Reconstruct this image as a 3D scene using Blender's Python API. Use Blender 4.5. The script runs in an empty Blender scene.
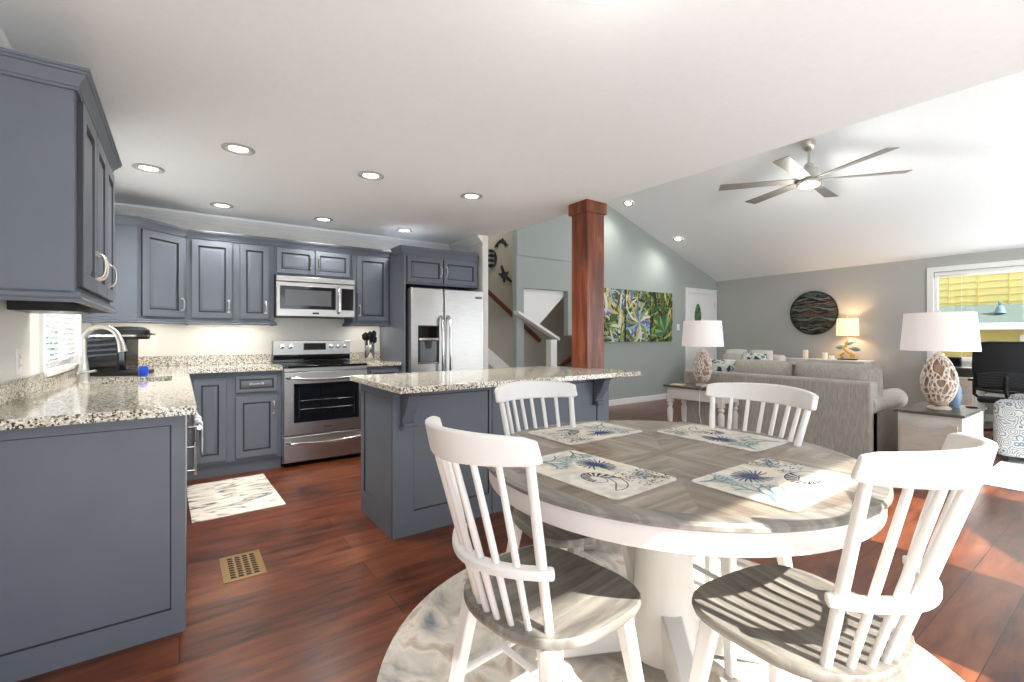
import bpy, math, random
from mathutils import Vector, Matrix
random.seed(7)
PI = math.pi
S = bpy.context.scene
COL = S.collection

# ------------------------------------------------------------------ camera, sky, sun, exposure
cam = bpy.data.cameras.new('camera')
cam.sensor_width = 36.0
cam.lens = 466 / 1024 * 36.0
cam.shift_y = -6 / 1024
cam.clip_start = 0.03
camo = bpy.data.objects.new('camera', cam)
COL.objects.link(camo)
camo.location = (0, 0, 1.2)
camo.rotation_euler = (PI / 2, 0, -math.radians(35.5))
S.camera = camo
S.view_settings.view_transform = 'Standard'
S.view_settings.look = 'None'
S.view_settings.exposure = 0.52
S.view_settings.gamma = 1.0
S.view_settings.use_curve_mapping = False
S.cycles.max_bounces = 8
S.cycles.diffuse_bounces = 5
S.cycles.use_denoising = True
S.cycles.sample_clamp_indirect = 6

W = bpy.data.worlds.new('sky')
S.world = W
W.use_nodes = True
nt = W.node_tree
bg = nt.nodes['Background']
tc = nt.nodes.new('ShaderNodeTexCoord')
nz = nt.nodes.new('ShaderNodeTexNoise')
nz.inputs['Scale'].default_value = 2.2
nz.inputs['Detail'].default_value = 6
cr = nt.nodes.new('ShaderNodeValToRGB')
cr.color_ramp.elements[0].position = .42
cr.color_ramp.elements[0].color = (.42, .62, .95, 1)
cr.color_ramp.elements[1].position = .58
cr.color_ramp.elements[1].color = (1, 1, 1, 1)
nt.links.new(tc.outputs['Generated'], nz.inputs['Vector'])
nt.links.new(nz.outputs['Fac'], cr.inputs['Fac'])
nt.links.new(cr.outputs['Color'], bg.inputs['Color'])
bg.inputs['Strength'].default_value = 1.8

sun = bpy.data.lights.new('sun', 'SUN')
sun.energy = 12
sun.angle = math.radians(.6)
sun.color = (1, .97, .92)
suno = bpy.data.objects.new('sun', sun)
COL.objects.link(suno)
suno.rotation_euler = Vector((.03, 1, -.89)).to_track_quat('-Z', 'Y').to_euler()


def area(name, loc, aim, sx, sy, power, color=(1, 1, 1)):
    l = bpy.data.lights.new(name, 'AREA')
    l.shape = 'RECTANGLE'
    l.size, l.size_y = sx, sy
    l.energy = power
    l.color = color
    o = bpy.data.objects.new(name, l)
    COL.objects.link(o)
    o.location = loc
    o.rotation_euler = Vector(aim).to_track_quat('-Z', 'Z').to_euler()
    return o


DAY = (.93, .97, 1)  # added area lamps outside the openings, filling in extra daylight
area('daylight_fill_patio_door', (1.0, -1.25, 1.1), (0, 1, .2), 2.4, 1.9, 25, (.84, .92, 1))
area('daylight_fill_slider', (3.8, -1.25, 1.05), (0, 1, .4), 1.1, 1.8, 16, DAY)
area('daylight_fill_living_door', (5.6, -1.25, 1.05), (0, 1, .4), 1.35, 1.8, 30, DAY)
area('daylight_fill_living_window', (7.6, -1.25, 1.4), (0, 1, .3), 1.4, 1.3, 40, DAY)
area('daylight_fill_side_window', (9.45, 1.1, 1.5), (-1, 0, .2), 1.8, 1.3, 24, DAY)
area('daylight_fill_sink_window', (-.95, 4.02, 1.45), (1, 0, .2), 1.0, .9, 5, DAY)
area('fill_stair_hall', (4.2, 5.95, 3.9), (0, -.1, -1), 1.6, .7, 34, (1, .96, .9))  # added fill lamp above the stairs


# ------------------------------------------------------------------ materials
def lin(c):
    return tuple((v / 255 / 12.92 if v <= 10 else ((v / 255 + .055) / 1.055) ** 2.4) for v in c) + (1,)


def mat(name, rgb=(200, 200, 200), rough=.5, metal=0., emis=None, es=1., spec=None, coat=0., alpha=None):
    m = bpy.data.materials.new(name)
    m.use_nodes = True
    b = m.node_tree.nodes['Principled BSDF']
    b.inputs['Base Color'].default_value = lin(rgb)
    b.inputs['Roughness'].default_value = rough
    b.inputs['Metallic'].default_value = metal
    if spec is not None:
        b.inputs['Specular IOR Level'].default_value = spec
    if coat:
        b.inputs['Coat Weight'].default_value = coat
        b.inputs['Coat Roughness'].default_value = .08
    if emis:
        b.inputs['Emission Color'].default_value = lin(emis)
        b.inputs['Emission Strength'].default_value = es
    return m


def N(m, typ, **kw):
    n = m.node_tree.nodes.new(typ)
    for k, v in kw.items():
        if k in n.inputs.keys():
            n.inputs[k].default_value = v
        else:
            setattr(n, k, v)
    return n


def L(m, a, b):
    m.node_tree.links.new(a, b)


def coords(m, scale=(1, 1, 1), rot=(0, 0, 0), kind='Object'):
    t = N(m, 'ShaderNodeTexCoord')
    mp = N(m, 'ShaderNodeMapping')
    mp.inputs['Scale'].default_value = scale
    mp.inputs['Rotation'].default_value = rot
    L(m, t.outputs[kind], mp.inputs['Vector'])
    return mp.outputs['Vector']


def ramp(m, src, stops):
    r = N(m, 'ShaderNodeValToRGB')
    e = r.color_ramp.elements
    while len(e) < len(stops):
        e.new(.5)
    for k, (p, c) in enumerate(stops):
        e[k].position = p
        e[k].color = lin(c)
    L(m, src, r.inputs['Fac'])
    return r.outputs['Color']


def B(m):
    return m.node_tree.nodes['Principled BSDF']


def bump(m, src, strength=.2, dist=.01):
    b = N(m, 'ShaderNodeBump')
    b.inputs['Strength'].default_value = strength
    b.inputs['Distance'].default_value = dist
    L(m, src, b.inputs['Height'])
    L(m, b.outputs['Normal'], B(m).inputs['Normal'])


def noise_mat(name, stops, scale=(1, 1, 1), ns=5, detail=6, rough=.5, bs=0, rot=(0, 0, 0), dist=0., **kw):
    m = mat(name, stops[0][1], rough, **kw)
    n = N(m, 'ShaderNodeTexNoise')
    n.inputs['Scale'].default_value = ns
    n.inputs['Detail'].default_value = detail
    n.inputs['Distortion'].default_value = dist
    L(m, coords(m, scale, rot), n.inputs['Vector'])
    L(m, ramp(m, n.outputs['Fac'], stops), B(m).inputs['Base Color'])
    if bs:
        bump(m, n.outputs['Fac'], bs)
    return m


M = {}
M['ceiling'] = noise_mat('ceiling_white', [(0, (236, 239, 241)), (1, (242, 244, 246))], ns=28, rough=.9, bs=.12)
M['wall_light'] = noise_mat('wall_greige', [(0, (222, 220, 214)), (1, (227, 225, 219))], ns=30, rough=.85, bs=.05)
M['wall_grey'] = noise_mat('wall_grey', [(0, (176, 177, 173)), (1, (181, 182, 178))], ns=30, rough=.85, bs=.05)
M['wall_sage'] = noise_mat('wall_sage', [(0, (158, 166, 163)), (1, (163, 171, 168))], ns=30, rough=.85, bs=.05)
M['wall_stair'] = noise_mat('wall_stair_tan', [(0, (168, 163, 150)), (1, (172, 167, 154))], ns=30, rough=.85)
M['white'] = mat('trim_white', (238, 238, 236), .45)
M['cab'] = noise_mat('cabinet_blue_grey', [(.3, (98, 104, 114)), (.7, (102, 108, 118))], ns=6, rough=.5)
M['cabline'] = mat('cabinet_glaze_gap_shade', (48, 50, 56), .5)
M['nickel'] = mat('brushed_nickel', (205, 202, 195), .28, 1)
M['nickel_trim'] = mat('satin_trim', (176, 174, 170), .5)
M['chrome'] = mat('chrome', (225, 225, 225), .12, 1)
M['black'] = mat('black_plastic', (18, 18, 20), .35)
M['blackglass'] = mat('black_glass', (10, 11, 14), .06)
M['dark'] = mat('dark_void', (12, 12, 13), .8)
M['glassdark'] = mat('oven_glass', (16, 18, 24), .05)
M['chairwhite'] = noise_mat('painted_white_wood', [(0, (220, 217, 211)), (1, (227, 224, 219))], ns=9, rough=.42)
M['porcelain'] = mat('white_ceramic', (235, 232, 226), .35)
M['rubber'] = mat('rubber', (25, 25, 25), .8)
M['candle'] = mat('wax', (240, 234, 220), .5)
M['shade'] = mat('lamp_shade_linen', (246, 240, 236), .8, emis=(255, 244, 236), es=.12)
M['shade_on'] = mat('lamp_shade_lit', (240, 215, 175), .8, emis=(255, 206, 150), es=1.1)
M['bulb'] = mat('lamp_lens', (255, 250, 240), .4, emis=(255, 246, 230), es=9)
M['fanlens'] = mat('fan_lens', (255, 240, 215), .4, emis=(255, 232, 200), es=1.6)
M['paper'] = mat('cream_paper', (226, 214, 182), .6)
M['blue'] = mat('blue_plastic', (20, 70, 190), .3)
M['brass'] = mat('antique_brass', (150, 120, 78), .4, .6)
M['navy'] = mat('navy_ink', (52, 70, 104), .7)
M['ink'] = mat('dark_ink', (38, 40, 46), .7)
M['teal'] = mat('teal_ink', (96, 138, 150), .7)
M['sand'] = mat('sand_ink', (212, 202, 180), .7)
M['yellow_siding'] = mat('yellow_siding', (206, 190, 112), .7)
M['teal_roof'] = mat('teal_metal_roof', (84, 98, 92), .8)
M['gold'] = mat('gold_leaf', (206, 170, 84), .35, .5)

# stainless steel, brushed horizontally
m = mat('stainless_steel', (176, 174, 170), .34, 1)
n = N(m, 'ShaderNodeTexNoise'); n.inputs['Scale'].default_value = 6; n.inputs['Detail'].default_value = 4
L(m, coords(m, (1.2, 1.2, 14)), n.inputs['Vector']); bump(m, n.outputs['Fac'], .012, .003)
L(m, ramp(m, n.outputs['Fac'], [(.3, (170, 168, 165)), (.7, (178, 177, 174))]), B(m).inputs['Base Color'])
M['steel'] = m
# glass that lets light through
m = bpy.data.materials.new('window_glass'); m.use_nodes = True
for x in list(m.node_tree.nodes):
    m.node_tree.nodes.remove(x)
o = N(m, 'ShaderNodeOutputMaterial'); t = N(m, 'ShaderNodeBsdfTransparent'); g = N(m, 'ShaderNodeBsdfGlossy')
g.inputs['Roughness'].default_value = .02
mx = N(m, 'ShaderNodeMixShader'); mx.inputs[0].default_value = .05
L(m, t.outputs[0], mx.inputs[1]); L(m, g.outputs[0], mx.inputs[2]); L(m, mx.outputs[0], o.inputs['Surface'])
M['glass'] = m
# granite
m = mat('granite', (200, 195, 180), .08, spec=.6)
v = N(m, 'ShaderNodeTexVoronoi'); v.inputs['Scale'].default_value = 165
n = N(m, 'ShaderNodeTexNoise'); n.inputs['Scale'].default_value = 80; n.inputs['Detail'].default_value = 8; n.inputs['Roughness'].default_value = .75
n2 = N(m, 'ShaderNodeTexNoise'); n2.inputs['Scale'].default_value = 7; n2.inputs['Detail'].default_value = 3
c = coords(m)
for q in (v, n, n2):
    L(m, c, q.inputs['Vector'])
a = ramp(m, n.outputs['Fac'], [(.36, (52, 48, 44)), (.43, (128, 118, 100)), (.5, (196, 188, 168)), (.6, (226, 222, 208)), (.72, (176, 160, 128))])
sep = N(m, 'ShaderNodeSeparateColor'); L(m, v.outputs['Color'], sep.inputs[0])
mk = N(m, 'ShaderNodeMath', operation='GREATER_THAN'); mk.inputs[1].default_value = .80; L(m, sep.outputs[0], mk.inputs[0])
mx = N(m, 'ShaderNodeMix', data_type='RGBA'); L(m, mk.outputs[0], mx.inputs[0]); L(m, a, mx.inputs[6]); mx.inputs[7].default_value = lin((66, 60, 56))
mk2 = N(m, 'ShaderNodeMath', operation='GREATER_THAN'); mk2.inputs[1].default_value = .78; L(m, sep.outputs[1], mk2.inputs[0])
mx2 = N(m, 'ShaderNodeMix', data_type='RGBA'); L(m, mk2.outputs[0], mx2.inputs[0]); L(m, mx.outputs[2], mx2.inputs[6]); mx2.inputs[7].default_value = lin((232, 228, 218))
L(m, mx2.outputs[2], B(m).inputs['Base Color'])
M['granite'] = m
# wood floor planks along X
m = mat('cherry_plank_floor', (110, 50, 28), .28)
br = N(m, 'ShaderNodeTexBrick'); br.offset = .37; br.inputs['Scale'].default_value = 1
br.inputs['Brick Width'].default_value = 1.25; br.inputs['Row Height'].default_value = .19; br.inputs['Mortar Size'].default_value = .0022
br.inputs['Mortar Smooth'].default_value = .3; br.inputs['Bias'].default_value = 0
br.inputs['Color1'].default_value = (0, 0, 0, 1); br.inputs['Color2'].default_value = (1, 1, 1, 1); br.inputs['Mortar'].default_value = (.5, .5, .5, 1)
L(m, coords(m), br.inputs['Vector'])
n = N(m, 'ShaderNodeTexNoise'); n.inputs['Scale'].default_value = 2.4; n.inputs['Detail'].default_value = 7; n.inputs['Distortion'].default_value = .35
L(m, coords(m, (1.3, 7, 1)), n.inputs['Vector'])
ad = N(m, 'ShaderNodeMath', operation='MULTIPLY_ADD'); L(m, br.outputs['Color'], ad.inputs[0]); ad.inputs[1].default_value = .22; L(m, n.outputs['Fac'], ad.inputs[2])
cc = ramp(m, ad.outputs[0], [(.36, (52, 25, 15)), (.5, (88, 43, 25)), (.65, (108, 56, 32)), (.85, (128, 73, 43))])
mx = N(m, 'ShaderNodeMix', data_type='RGBA'); L(m, br.outputs['Fac'], mx.inputs[0]); L(m, cc, mx.inputs[6]); mx.inputs[7].default_value = lin((44, 20, 12))
L(m, mx.outputs[2], B(m).inputs['Base Color'])
inv = N(m, 'ShaderNodeMath', operation='SUBTRACT'); inv.inputs[0].default_value = 1; L(m, br.outputs['Fac'], inv.inputs[1])
ad2 = N(m, 'ShaderNodeMath', operation='MULTIPLY_ADD'); L(m, n.outputs['Fac'], ad2.inputs[0]); ad2.inputs[1].default_value = .25; L(m, inv.outputs[0], ad2.inputs[2])
bump(m, ad2.outputs[0], .2, .003)
M['floor'] = m
# weathered grey wood (seats, table rim)
M['greywood'] = noise_mat('weathered_grey_wood', [(.3, (98, 93, 85)), (.5, (124, 119, 110)), (.7, (146, 141, 131))], (14, 1.6, 1), 2.2, 8, .42, .06, dist=.8)
M['topdark'] = noise_mat('dark_stained_top', [(.3, (72, 66, 56)), (.7, (92, 86, 74))], (2, 12, 2), 2, 6, .4)
M['distress'] = noise_mat('distressed_cream_paint', [(.2, (196, 190, 180)), (.6, (214, 210, 202))], (2, 2, 2), 3, 6, .6)
M['pinkwood'] = noise_mat('pale_drawer_front', [(.3, (186, 174, 160)), (.7, (202, 192, 180))], (2, 2, 9), 3, 6, .55)
# sunburst table top
m = mat('sunburst_veneer', (140, 125, 108), .33)
tcn = N(m, 'ShaderNodeTexCoord')
gr = N(m, 'ShaderNodeTexGradient', gradient_type='RADIAL'); L(m, tcn.outputs['Object'], gr.inputs['Vector'])
m8 = N(m, 'ShaderNodeMath', operation='MULTIPLY'); L(m, gr.outputs['Fac'], m8.inputs[0]); m8.inputs[1].default_value = 8
fl = N(m, 'ShaderNodeMath', operation='FLOOR'); L(m, m8.outputs[0], fl.inputs[0])
an = N(m, 'ShaderNodeMath', operation='MULTIPLY_ADD'); L(m, fl.outputs[0], an.inputs[0]); an.inputs[1].default_value = -PI / 4
od = N(m, 'ShaderNodeMath', operation='MODULO'); L(m, fl.outputs[0], od.inputs[0]); od.inputs[1].default_value = 2
od2 = N(m, 'ShaderNodeMath', operation='MULTIPLY'); L(m, od.outputs[0], od2.inputs[0]); od2.inputs[1].default_value = -PI / 4
L(m, od2.outputs[0], an.inputs[2])
vr = N(m, 'ShaderNodeVectorRotate', rotation_type='Z_AXIS'); L(m, tcn.outputs['Object'], vr.inputs['Vector']); L(m, an.outputs[0], vr.inputs['Angle'])
mp = N(m, 'ShaderNodeMapping'); mp.inputs['Scale'].default_value = (1.6, 16, 1); L(m, vr.outputs[0], mp.inputs['Vector'])
n = N(m, 'ShaderNodeTexNoise'); n.inputs['Scale'].default_value = 1.9; n.inputs['Detail'].default_value = 8; n.inputs['Distortion'].default_value = .5
L(m, mp.outputs[0], n.inputs['Vector'])
wn = N(m, 'ShaderNodeTexWhiteNoise', noise_dimensions='1D'); L(m, fl.outputs[0], wn.inputs['W'])
ad = N(m, 'ShaderNodeMath', operation='MULTIPLY_ADD'); L(m, wn.outputs['Value'], ad.inputs[0]); ad.inputs[1].default_value = .12; L(m, n.outputs['Fac'], ad.inputs[2])
L(m, ramp(m, ad.outputs[0], [(.36, (84, 72, 61)), (.52, (114, 100, 86)), (.64, (131, 118, 103)), (.8, (152, 140, 125))]), B(m).inputs['Base Color'])
M['sunburst'] = m
# red brown column
M['redwood'] = noise_mat('red_stained_wood', [(.3, (74, 34, 18)), (.5, (112, 54, 29)), (.7, (146, 80, 46))], (9, 9, 1), 2.2, 8, .35, .05, dist=.6)
M['redwood2'] = noise_mat('handrail_wood', [(.3, (92, 44, 26)), (.7, (120, 62, 38))], (2, 2, 2), 3, 6, .4)
# rugs
M['rug'] = noise_mat('round_rug_pile', [(.27, (104, 118, 128)), (.34, (158, 156, 150)), (.44, (192, 186, 176)), (.55, (212, 205, 195)), (.63, (182, 166, 150)), (.74, (142, 136, 130))], (1.4, 1, 1), 4.5, 14, .95, .5, dist=1.0)
M['mat'] = noise_mat('kitchen_mat_marbled', [(.36, (88, 104, 116)), (.42, (176, 170, 160)), (.5, (222, 212, 198)), (.66, (230, 222, 210)), (.76, (150, 128, 108))], (1.2, 2.6, 1), 3.4, 9, .9, 0, dist=1.5, rot=(0, 0, .5))
M['livrug'] = noise_mat('living_rug_pale', [(.36, (140, 160, 176)), (.5, (214, 216, 216)), (.7, (232, 230, 226))], (1, 1, 1), 3, 6, .95)
# upholstery
m = noise_mat('taupe_weave', [(.3, (158, 152, 141)), (.7, (186, 180, 170))], (30, 30, 4), 3, 6, .95, .3)
M['sofa'] = m
M['sofa2'] = noise_mat('pale_linen', [(.3, (206, 200, 190)), (.7, (222, 217, 208))], (30, 30, 5), 3, 6, .95, .2)
m = mat('blue_medallion_print', (225, 222, 214), .9)
v = N(m, 'ShaderNodeTexVoronoi'); v.inputs['Scale'].default_value = 13; L(m, coords(m), v.inputs['Vector'])
wv = N(m, 'ShaderNodeMath', operation='SINE'); ml = N(m, 'ShaderNodeMath', operation='MULTIPLY'); ml.inputs[1].default_value = 34
L(m, v.outputs['Distance'], ml.inputs[0]); L(m, ml.outputs[0], wv.inputs[0])
L(m, ramp(m, wv.outputs[0], [(.0, (206, 206, 200)), (.45, (200, 200, 194)), (.55, (84, 112, 150)), (.8, (52, 74, 116)), (1, (130, 160, 170))]), B(m).inputs['Base Color'])
M['print'] = m
M['pillow'] = noise_mat('pillow_sea_print', [(.4, (44, 60, 92)), (.47, (210, 210, 200)), (.56, (226, 226, 218)), (.62, (86, 140, 144))], (1, 1, 1), 11, 3, .9)
M['towel'] = noise_mat('towel_stripes', [(.4, (70, 90, 130)), (.5, (232, 232, 230)), (1, (240, 240, 238))], (4, 20, 4), 3, 2, .95)
M['coral'] = noise_mat('coral_plaster', [(.3, (212, 200, 186)), (.7, (230, 221, 209))], ns=12, rough=.7, bs=.3)
M['coralcore'] = mat('coral_core', (168, 142, 122), .8)
M['mesh'] = noise_mat('black_mesh', [(.3, (22, 23, 26)), (.7, (40, 42, 46))], (60, 60, 90), 4, 2, .6)
M['hedge'] = noise_mat('leaves', [(.3, (40, 78, 52)), (.7, (110, 150, 110))], ns=14, rough=.8, bs=.5)
M['ground'] = noise_mat('deck_ground', [(.3, (150, 146, 138)), (.7, (172, 168, 160))], ns=6, rough=.9)
M['umbrella'] = mat('umbrella_canvas', (60, 90, 120), .8)
M['fanblade'] = mat('fan_blade_nickel', (150, 146, 138), .4, .35)
LEAF = [mat('leaf_paint_%s' % k, c, .6) for k, c in dict(dark=(26, 34, 30), green=(58, 100, 52), lime=(140, 160, 76), yellow=(196, 180, 104), blue=(84, 116, 176), teal=(44, 116, 110), white=(206, 214, 200), brown=(92, 74, 40), sky=(150, 176, 206)).items()]
M['canvas'] = noise_mat('canvas_leaf_ground', [(.3, (20, 26, 24)), (.45, (44, 70, 40)), (.55, (112, 128, 66)), (.7, (188, 178, 110))], (1, 1, 1), 6, 4, .7, dist=2.5)
m = mat('wave_relief', (60, 80, 80), .4)
wv = N(m, 'ShaderNodeTexWave', wave_type='BANDS', bands_direction='Z'); wv.inputs['Scale'].default_value = 3.6; wv.inputs['Distortion'].default_value = 5; wv.inputs['Detail Scale'].default_value = 1.2
L(m, coords(m), wv.inputs['Vector'])
L(m, ramp(m, wv.outputs['Fac'], [(.0, (14, 18, 18)), (.4, (28, 40, 40)), (.55, (86, 118, 112)), (.7, (160, 170, 160)), (.85, (120, 84, 66)), (1, (20, 24, 24))]), B(m).inputs['Base Color'])
M['wave'] = m


# ------------------------------------------------------------------ mesh builder
class MB:
    def __init__(s, T=None):
        s.v, s.f, s.m = [], [], []
        s.T = T or Matrix()

    def add(s, vs, fs, mi=0):
        k = len(s.v)
        s.v += [s.T @ Vector(p) for p in vs]
        s.f += [tuple(k + i for i in f) for f in fs]
        s.m += [mi] * len(fs)
        return s

    def box(s, x0, x1, y0, y1, z0, z1, mi=0):
        return s.add([(x, y, z) for z in (z0, z1) for y in (y0, y1) for x in (x0, x1)],
                     [(0, 2, 3, 1), (4, 5, 7, 6), (0, 1, 5, 4), (2, 6, 7, 3), (0, 4, 6, 2), (1, 3, 7, 5)], mi)

    def loft(s, rings, mi=0, cap=True, closed=True):
        n = len(rings[0])
        vs = [p for r in rings for p in r]
        fs = []
        for a in range(len(rings) - 1):
            for i in range(n if closed else n - 1):
                j = (i + 1) % n
                fs.append((a * n + i, a * n + j, (a + 1) * n + j, (a + 1) * n + i))
        if cap:
            fs.append(tuple(range(n - 1, -1, -1)))
            fs.append(tuple(range((len(rings) - 1) * n, len(rings) * n)))
        return s.add(vs, fs, mi)

    def prism(s, poly, axis, a, b, mi=0):
        def P(u, v, w):
            return {'x': (w, u, v), 'y': (u, w, v), 'z': (u, v, w)}[axis]
        return s.loft([[P(u, v, a) for u, v in poly], [P(u, v, b) for u, v in poly]], mi)

    def lathe(s, prof, n=32, c=(0, 0, 0), mi=0, cap=True):
        return s.loft([[(c[0] + r * math.cos(2 * PI * i / n), c[1] + r * math.sin(2 * PI * i / n), c[2] + z) for i in range(n)] for r, z in prof], mi, cap)

    def tube(s, pts, r, n=10, mi=0, flat=1.):
        pts = [Vector(p) for p in pts]
        rs = r if isinstance(r, (list, tuple)) else [r] * len(pts)
        rings = []
        up = None
        for i, p in enumerate(pts):
            t = (pts[min(i + 1, len(pts) - 1)] - pts[max(i - 1, 0)]).normalized()
            if up is None:
                up = Vector((0, 0, 1)) if abs(t.z) < .9 else Vector((0, 1, 0))
            a = t.cross(up).normalized()
            b = a.cross(t).normalized()
            up = b
            rings.append([tuple(p + a * math.cos(2 * PI * k / n) * rs[i] + b * math.sin(2 * PI * k / n) * rs[i] * flat) for k in range(n)])
        return s.loft(rings, mi)

    def bar(s, p0, p1, w0, w1, mi=0):
        # square tapered post from p0 to p1
        p0, p1 = Vector(p0), Vector(p1)
        return s.loft([[tuple(p + Vector((sx * w / 2, sy * w / 2, 0))) for sx, sy in ((-1, -1), (1, -1), (1, 1), (-1, 1))] for p, w in ((p0, w0), (p1, w1))], mi)

    def build(s, name, mats, parent=None, bevel=0., at=None, world=False, seg=2, angle=38):
        if not isinstance(mats, (list, tuple)):
            mats = [mats]
        me = bpy.data.meshes.new(name)
        off = Vector((0, 0, 0))
        if at is not None:
            off = Vector(at)
        elif world and parent is not None:
            q = parent
            while q is not None:
                off = off + q.location
                q = q.parent
        me.from_pydata([tuple(p - off) for p in s.v], [], s.f)
        for x in mats:
            me.materials.append(x)
        for p, k in zip(me.polygons, s.m):
            p.material_index = k
        import bmesh
        bm = bmesh.new(); bm.from_mesh(me)
        bmesh.ops.recalc_face_normals(bm, faces=bm.faces)
        bm.to_mesh(me); bm.free()
        for p in me.polygons:
            p.use_smooth = True
        me.set_sharp_from_angle(angle=math.radians(angle))
        o = bpy.data.objects.new(name, me)
        COL.objects.link(o)
        if parent is not None:
            o.parent = parent
        if at is not None:
            o.location = at
        if bevel:
            md = o.modifiers.new('bevel', 'BEVEL'); md.width = bevel; md.segments = seg; md.limit_method = 'ANGLE'; md.angle_limit = math.radians(40)
        return o


def tag(o, label, cat, group=None):
    o['label'] = label
    o['category'] = cat
    if group:
        o['group'] = group
    return o


def thing(name, label, cat, loc=(0, 0, 0), rz=0, group=None):
    o = bpy.data.objects.new(name, None)
    COL.objects.link(o)
    o.location = loc
    o.rotation_euler = (0, 0, rz)
    o.empty_display_size = .1
    return tag(o, label, cat, group)


def struct(name, mb, mats, bevel=0.):
    o = mb.build(name, mats, bevel=bevel)
    o['kind'] = 'structure'
    return o


def copy_tree(o, parent=None):
    c = o.copy()
    COL.objects.link(c)
    if parent is not None:
        c.parent = parent
    for ch in list(o.children):
        copy_tree(ch, c)
    return c


def rot_tr(x, y, z, a=0):
    return Matrix.Translation((x, y, z)) @ Matrix.Rotation(a, 4, 'Z')


def door_mesh(w, h, t=.02, st=.055, T=None):
    # raised panel door facing local -y, lower left corner at the origin
    mb = MB(T)

    def ring(i, y):
        return [(i, y, i), (w - i, y, i), (w - i, y, h - i), (i, y, h - i)]
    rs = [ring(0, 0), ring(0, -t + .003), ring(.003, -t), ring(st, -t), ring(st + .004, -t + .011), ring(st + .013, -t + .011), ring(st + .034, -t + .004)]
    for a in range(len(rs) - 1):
        mb.loft([rs[a], rs[a + 1]], 1 if a in (0, 3, 4) else 0, cap=False)  # glazed grooves; door edges dark to paint the shadow in the gaps
    mb.add(rs[-1], [(0, 1, 2, 3)])
    mb.add(rs[0], [(3, 2, 1, 0)])
    return mb


def pull(T, ln=.1, vertical=True, out=.03):
    mb = MB(T)
    pts = []
    for i in range(9):
        a = PI * i / 8
        u = -ln / 2 * math.cos(a)
        d = -out * (math.sin(a) ** .6)
        pts.append((0, d, u) if vertical else (u, d, 0))
    mb.tube(pts, .0055, 8)
    for e in (-1, 1):
        u = e * ln / 2
        mb.tube([(0, .0, u), (0, -.007, u)] if vertical else [(u, 0, 0), (u, -.007, 0)], .010, 8)
    return mb


def add_door(root, x, y, z, w, h, a, hside='r', hz='bottom', name='door', handle=True, st=.055):
    T = rot_tr(x, y, z, a)
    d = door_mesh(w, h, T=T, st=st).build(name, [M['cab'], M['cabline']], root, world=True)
    if handle:
        if name == 'drawer':
            H = T @ Matrix.Translation((w / 2, -.02, h / 2))
            pull(H, .09, False).build('handle', M['nickel'], d, world=True)
        else:
            hx = w - .028 if hside == 'r' else .028
            hh = .11 if hz == 'bottom' else h - .11
            if hz == 'mid':
                hh = h / 2
            H = T @ Matrix.Translation((hx, -.02, hh))
            pull(H, min(.1, h * .5)).build('handle', M['nickel'], d, world=True)
    return d


def crown(mb, pts, z, outs, mi=0):
    # moulding swept along an open list of (x, y) with mitred corners; outs = [(out, dz)] profile
    n = len(pts)
    rings = []
    for i in range(n):
        p = Vector(pts[i])
        d0 = (Vector(pts[i]) - Vector(pts[i - 1])).normalized() if i else None
        d1 = (Vector(pts[i + 1]) - Vector(pts[i])).normalized() if i < n - 1 else None
        d0 = d0 or d1
        d1 = d1 or d0
        n0, n1 = Vector((d0.y, -d0.x)), Vector((d1.y, -d1.x))
        b = (n0 + n1)
        b = b / (b.dot(n0) if abs(b.dot(n0)) > 1e-4 else 1)
        rings.append([(p.x + b.x * o, p.y + b.y * o, z + dz) for o, dz in outs])
    mb.loft(rings, mi)
    return mb


# ------------------------------------------------------------------ room shell
YB, YG, YS, YS2 = 5.25, 5.45, -1.0, 6.4          # kitchen back wall, gable wall, patio wall, stair back wall
XL, XR, XE = -.6, 9.136, 2.94
ZK = 2.33


def vz(x):
    return 2.34 + .329 * (XR - x)


struct('floor', MB().box(XL - .1, XR + .1, YS - .1, YS2 + .1, -.1, 0), M['floor'])
struct('ceiling', MB().box(XL - .1, XE, YS - .1, YG + .02, ZK, ZK + .12), M['ceiling'])
mb = MB()
# vault: the eave line drops a touch towards the gable
e0, e1 = 2.385, 2.30
mb.add([(XE, YS - .1, e0 + .329 * (XR - XE)), (XR + .1, YS - .1, e0 - .03), (XR + .1, YS2 + .1, e1 - .03), (XE, YS2 + .1, e1 + .329 * (XR - XE)),
        (XE, YS - .1, e0 + .329 * (XR - XE) + .1), (XR + .1, YS - .1, e0 + .1), (XR + .1, YS2 + .1, e1 + .1), (XE, YS2 + .1, e1 + .329 * (XR - XE) + .1)],
       [(0, 3, 2, 1), (4, 5, 6, 7), (0, 1, 5, 4), (1, 2, 6, 5), (2, 3, 7, 6), (3, 0, 4, 7)])
struct('ceiling_vault', mb, M['ceiling'])
struct('wall_knee', MB().box(XE - .1, XE, YS - .1, YS2 + .1, ZK + .12, 4.6), M['ceiling'])
# left wall with the sink window
wy0, wy1, wz0, wz1 = 3.50, 4.56, 1.0, 2.02
mb = MB().box(XL - .1, XL, YS - .1, wy0, 0, ZK).box(XL - .1, XL, wy1, YB + .1, 0, ZK).box(XL - .1, XL, wy0, wy1, 0, wz0).box(XL - .1, XL, wy0, wy1, wz1, ZK)
struct('wall_left', mb, M['wall_light'])
struct('wall_kitchen', MB().box(XL, 2.80, YB, YB + .1, 0, ZK), M['wall_light'])
struct('wall_partition', MB().box(2.80, 2.875, 4.5, YG, 0, ZK), M['wall_light'])
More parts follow.
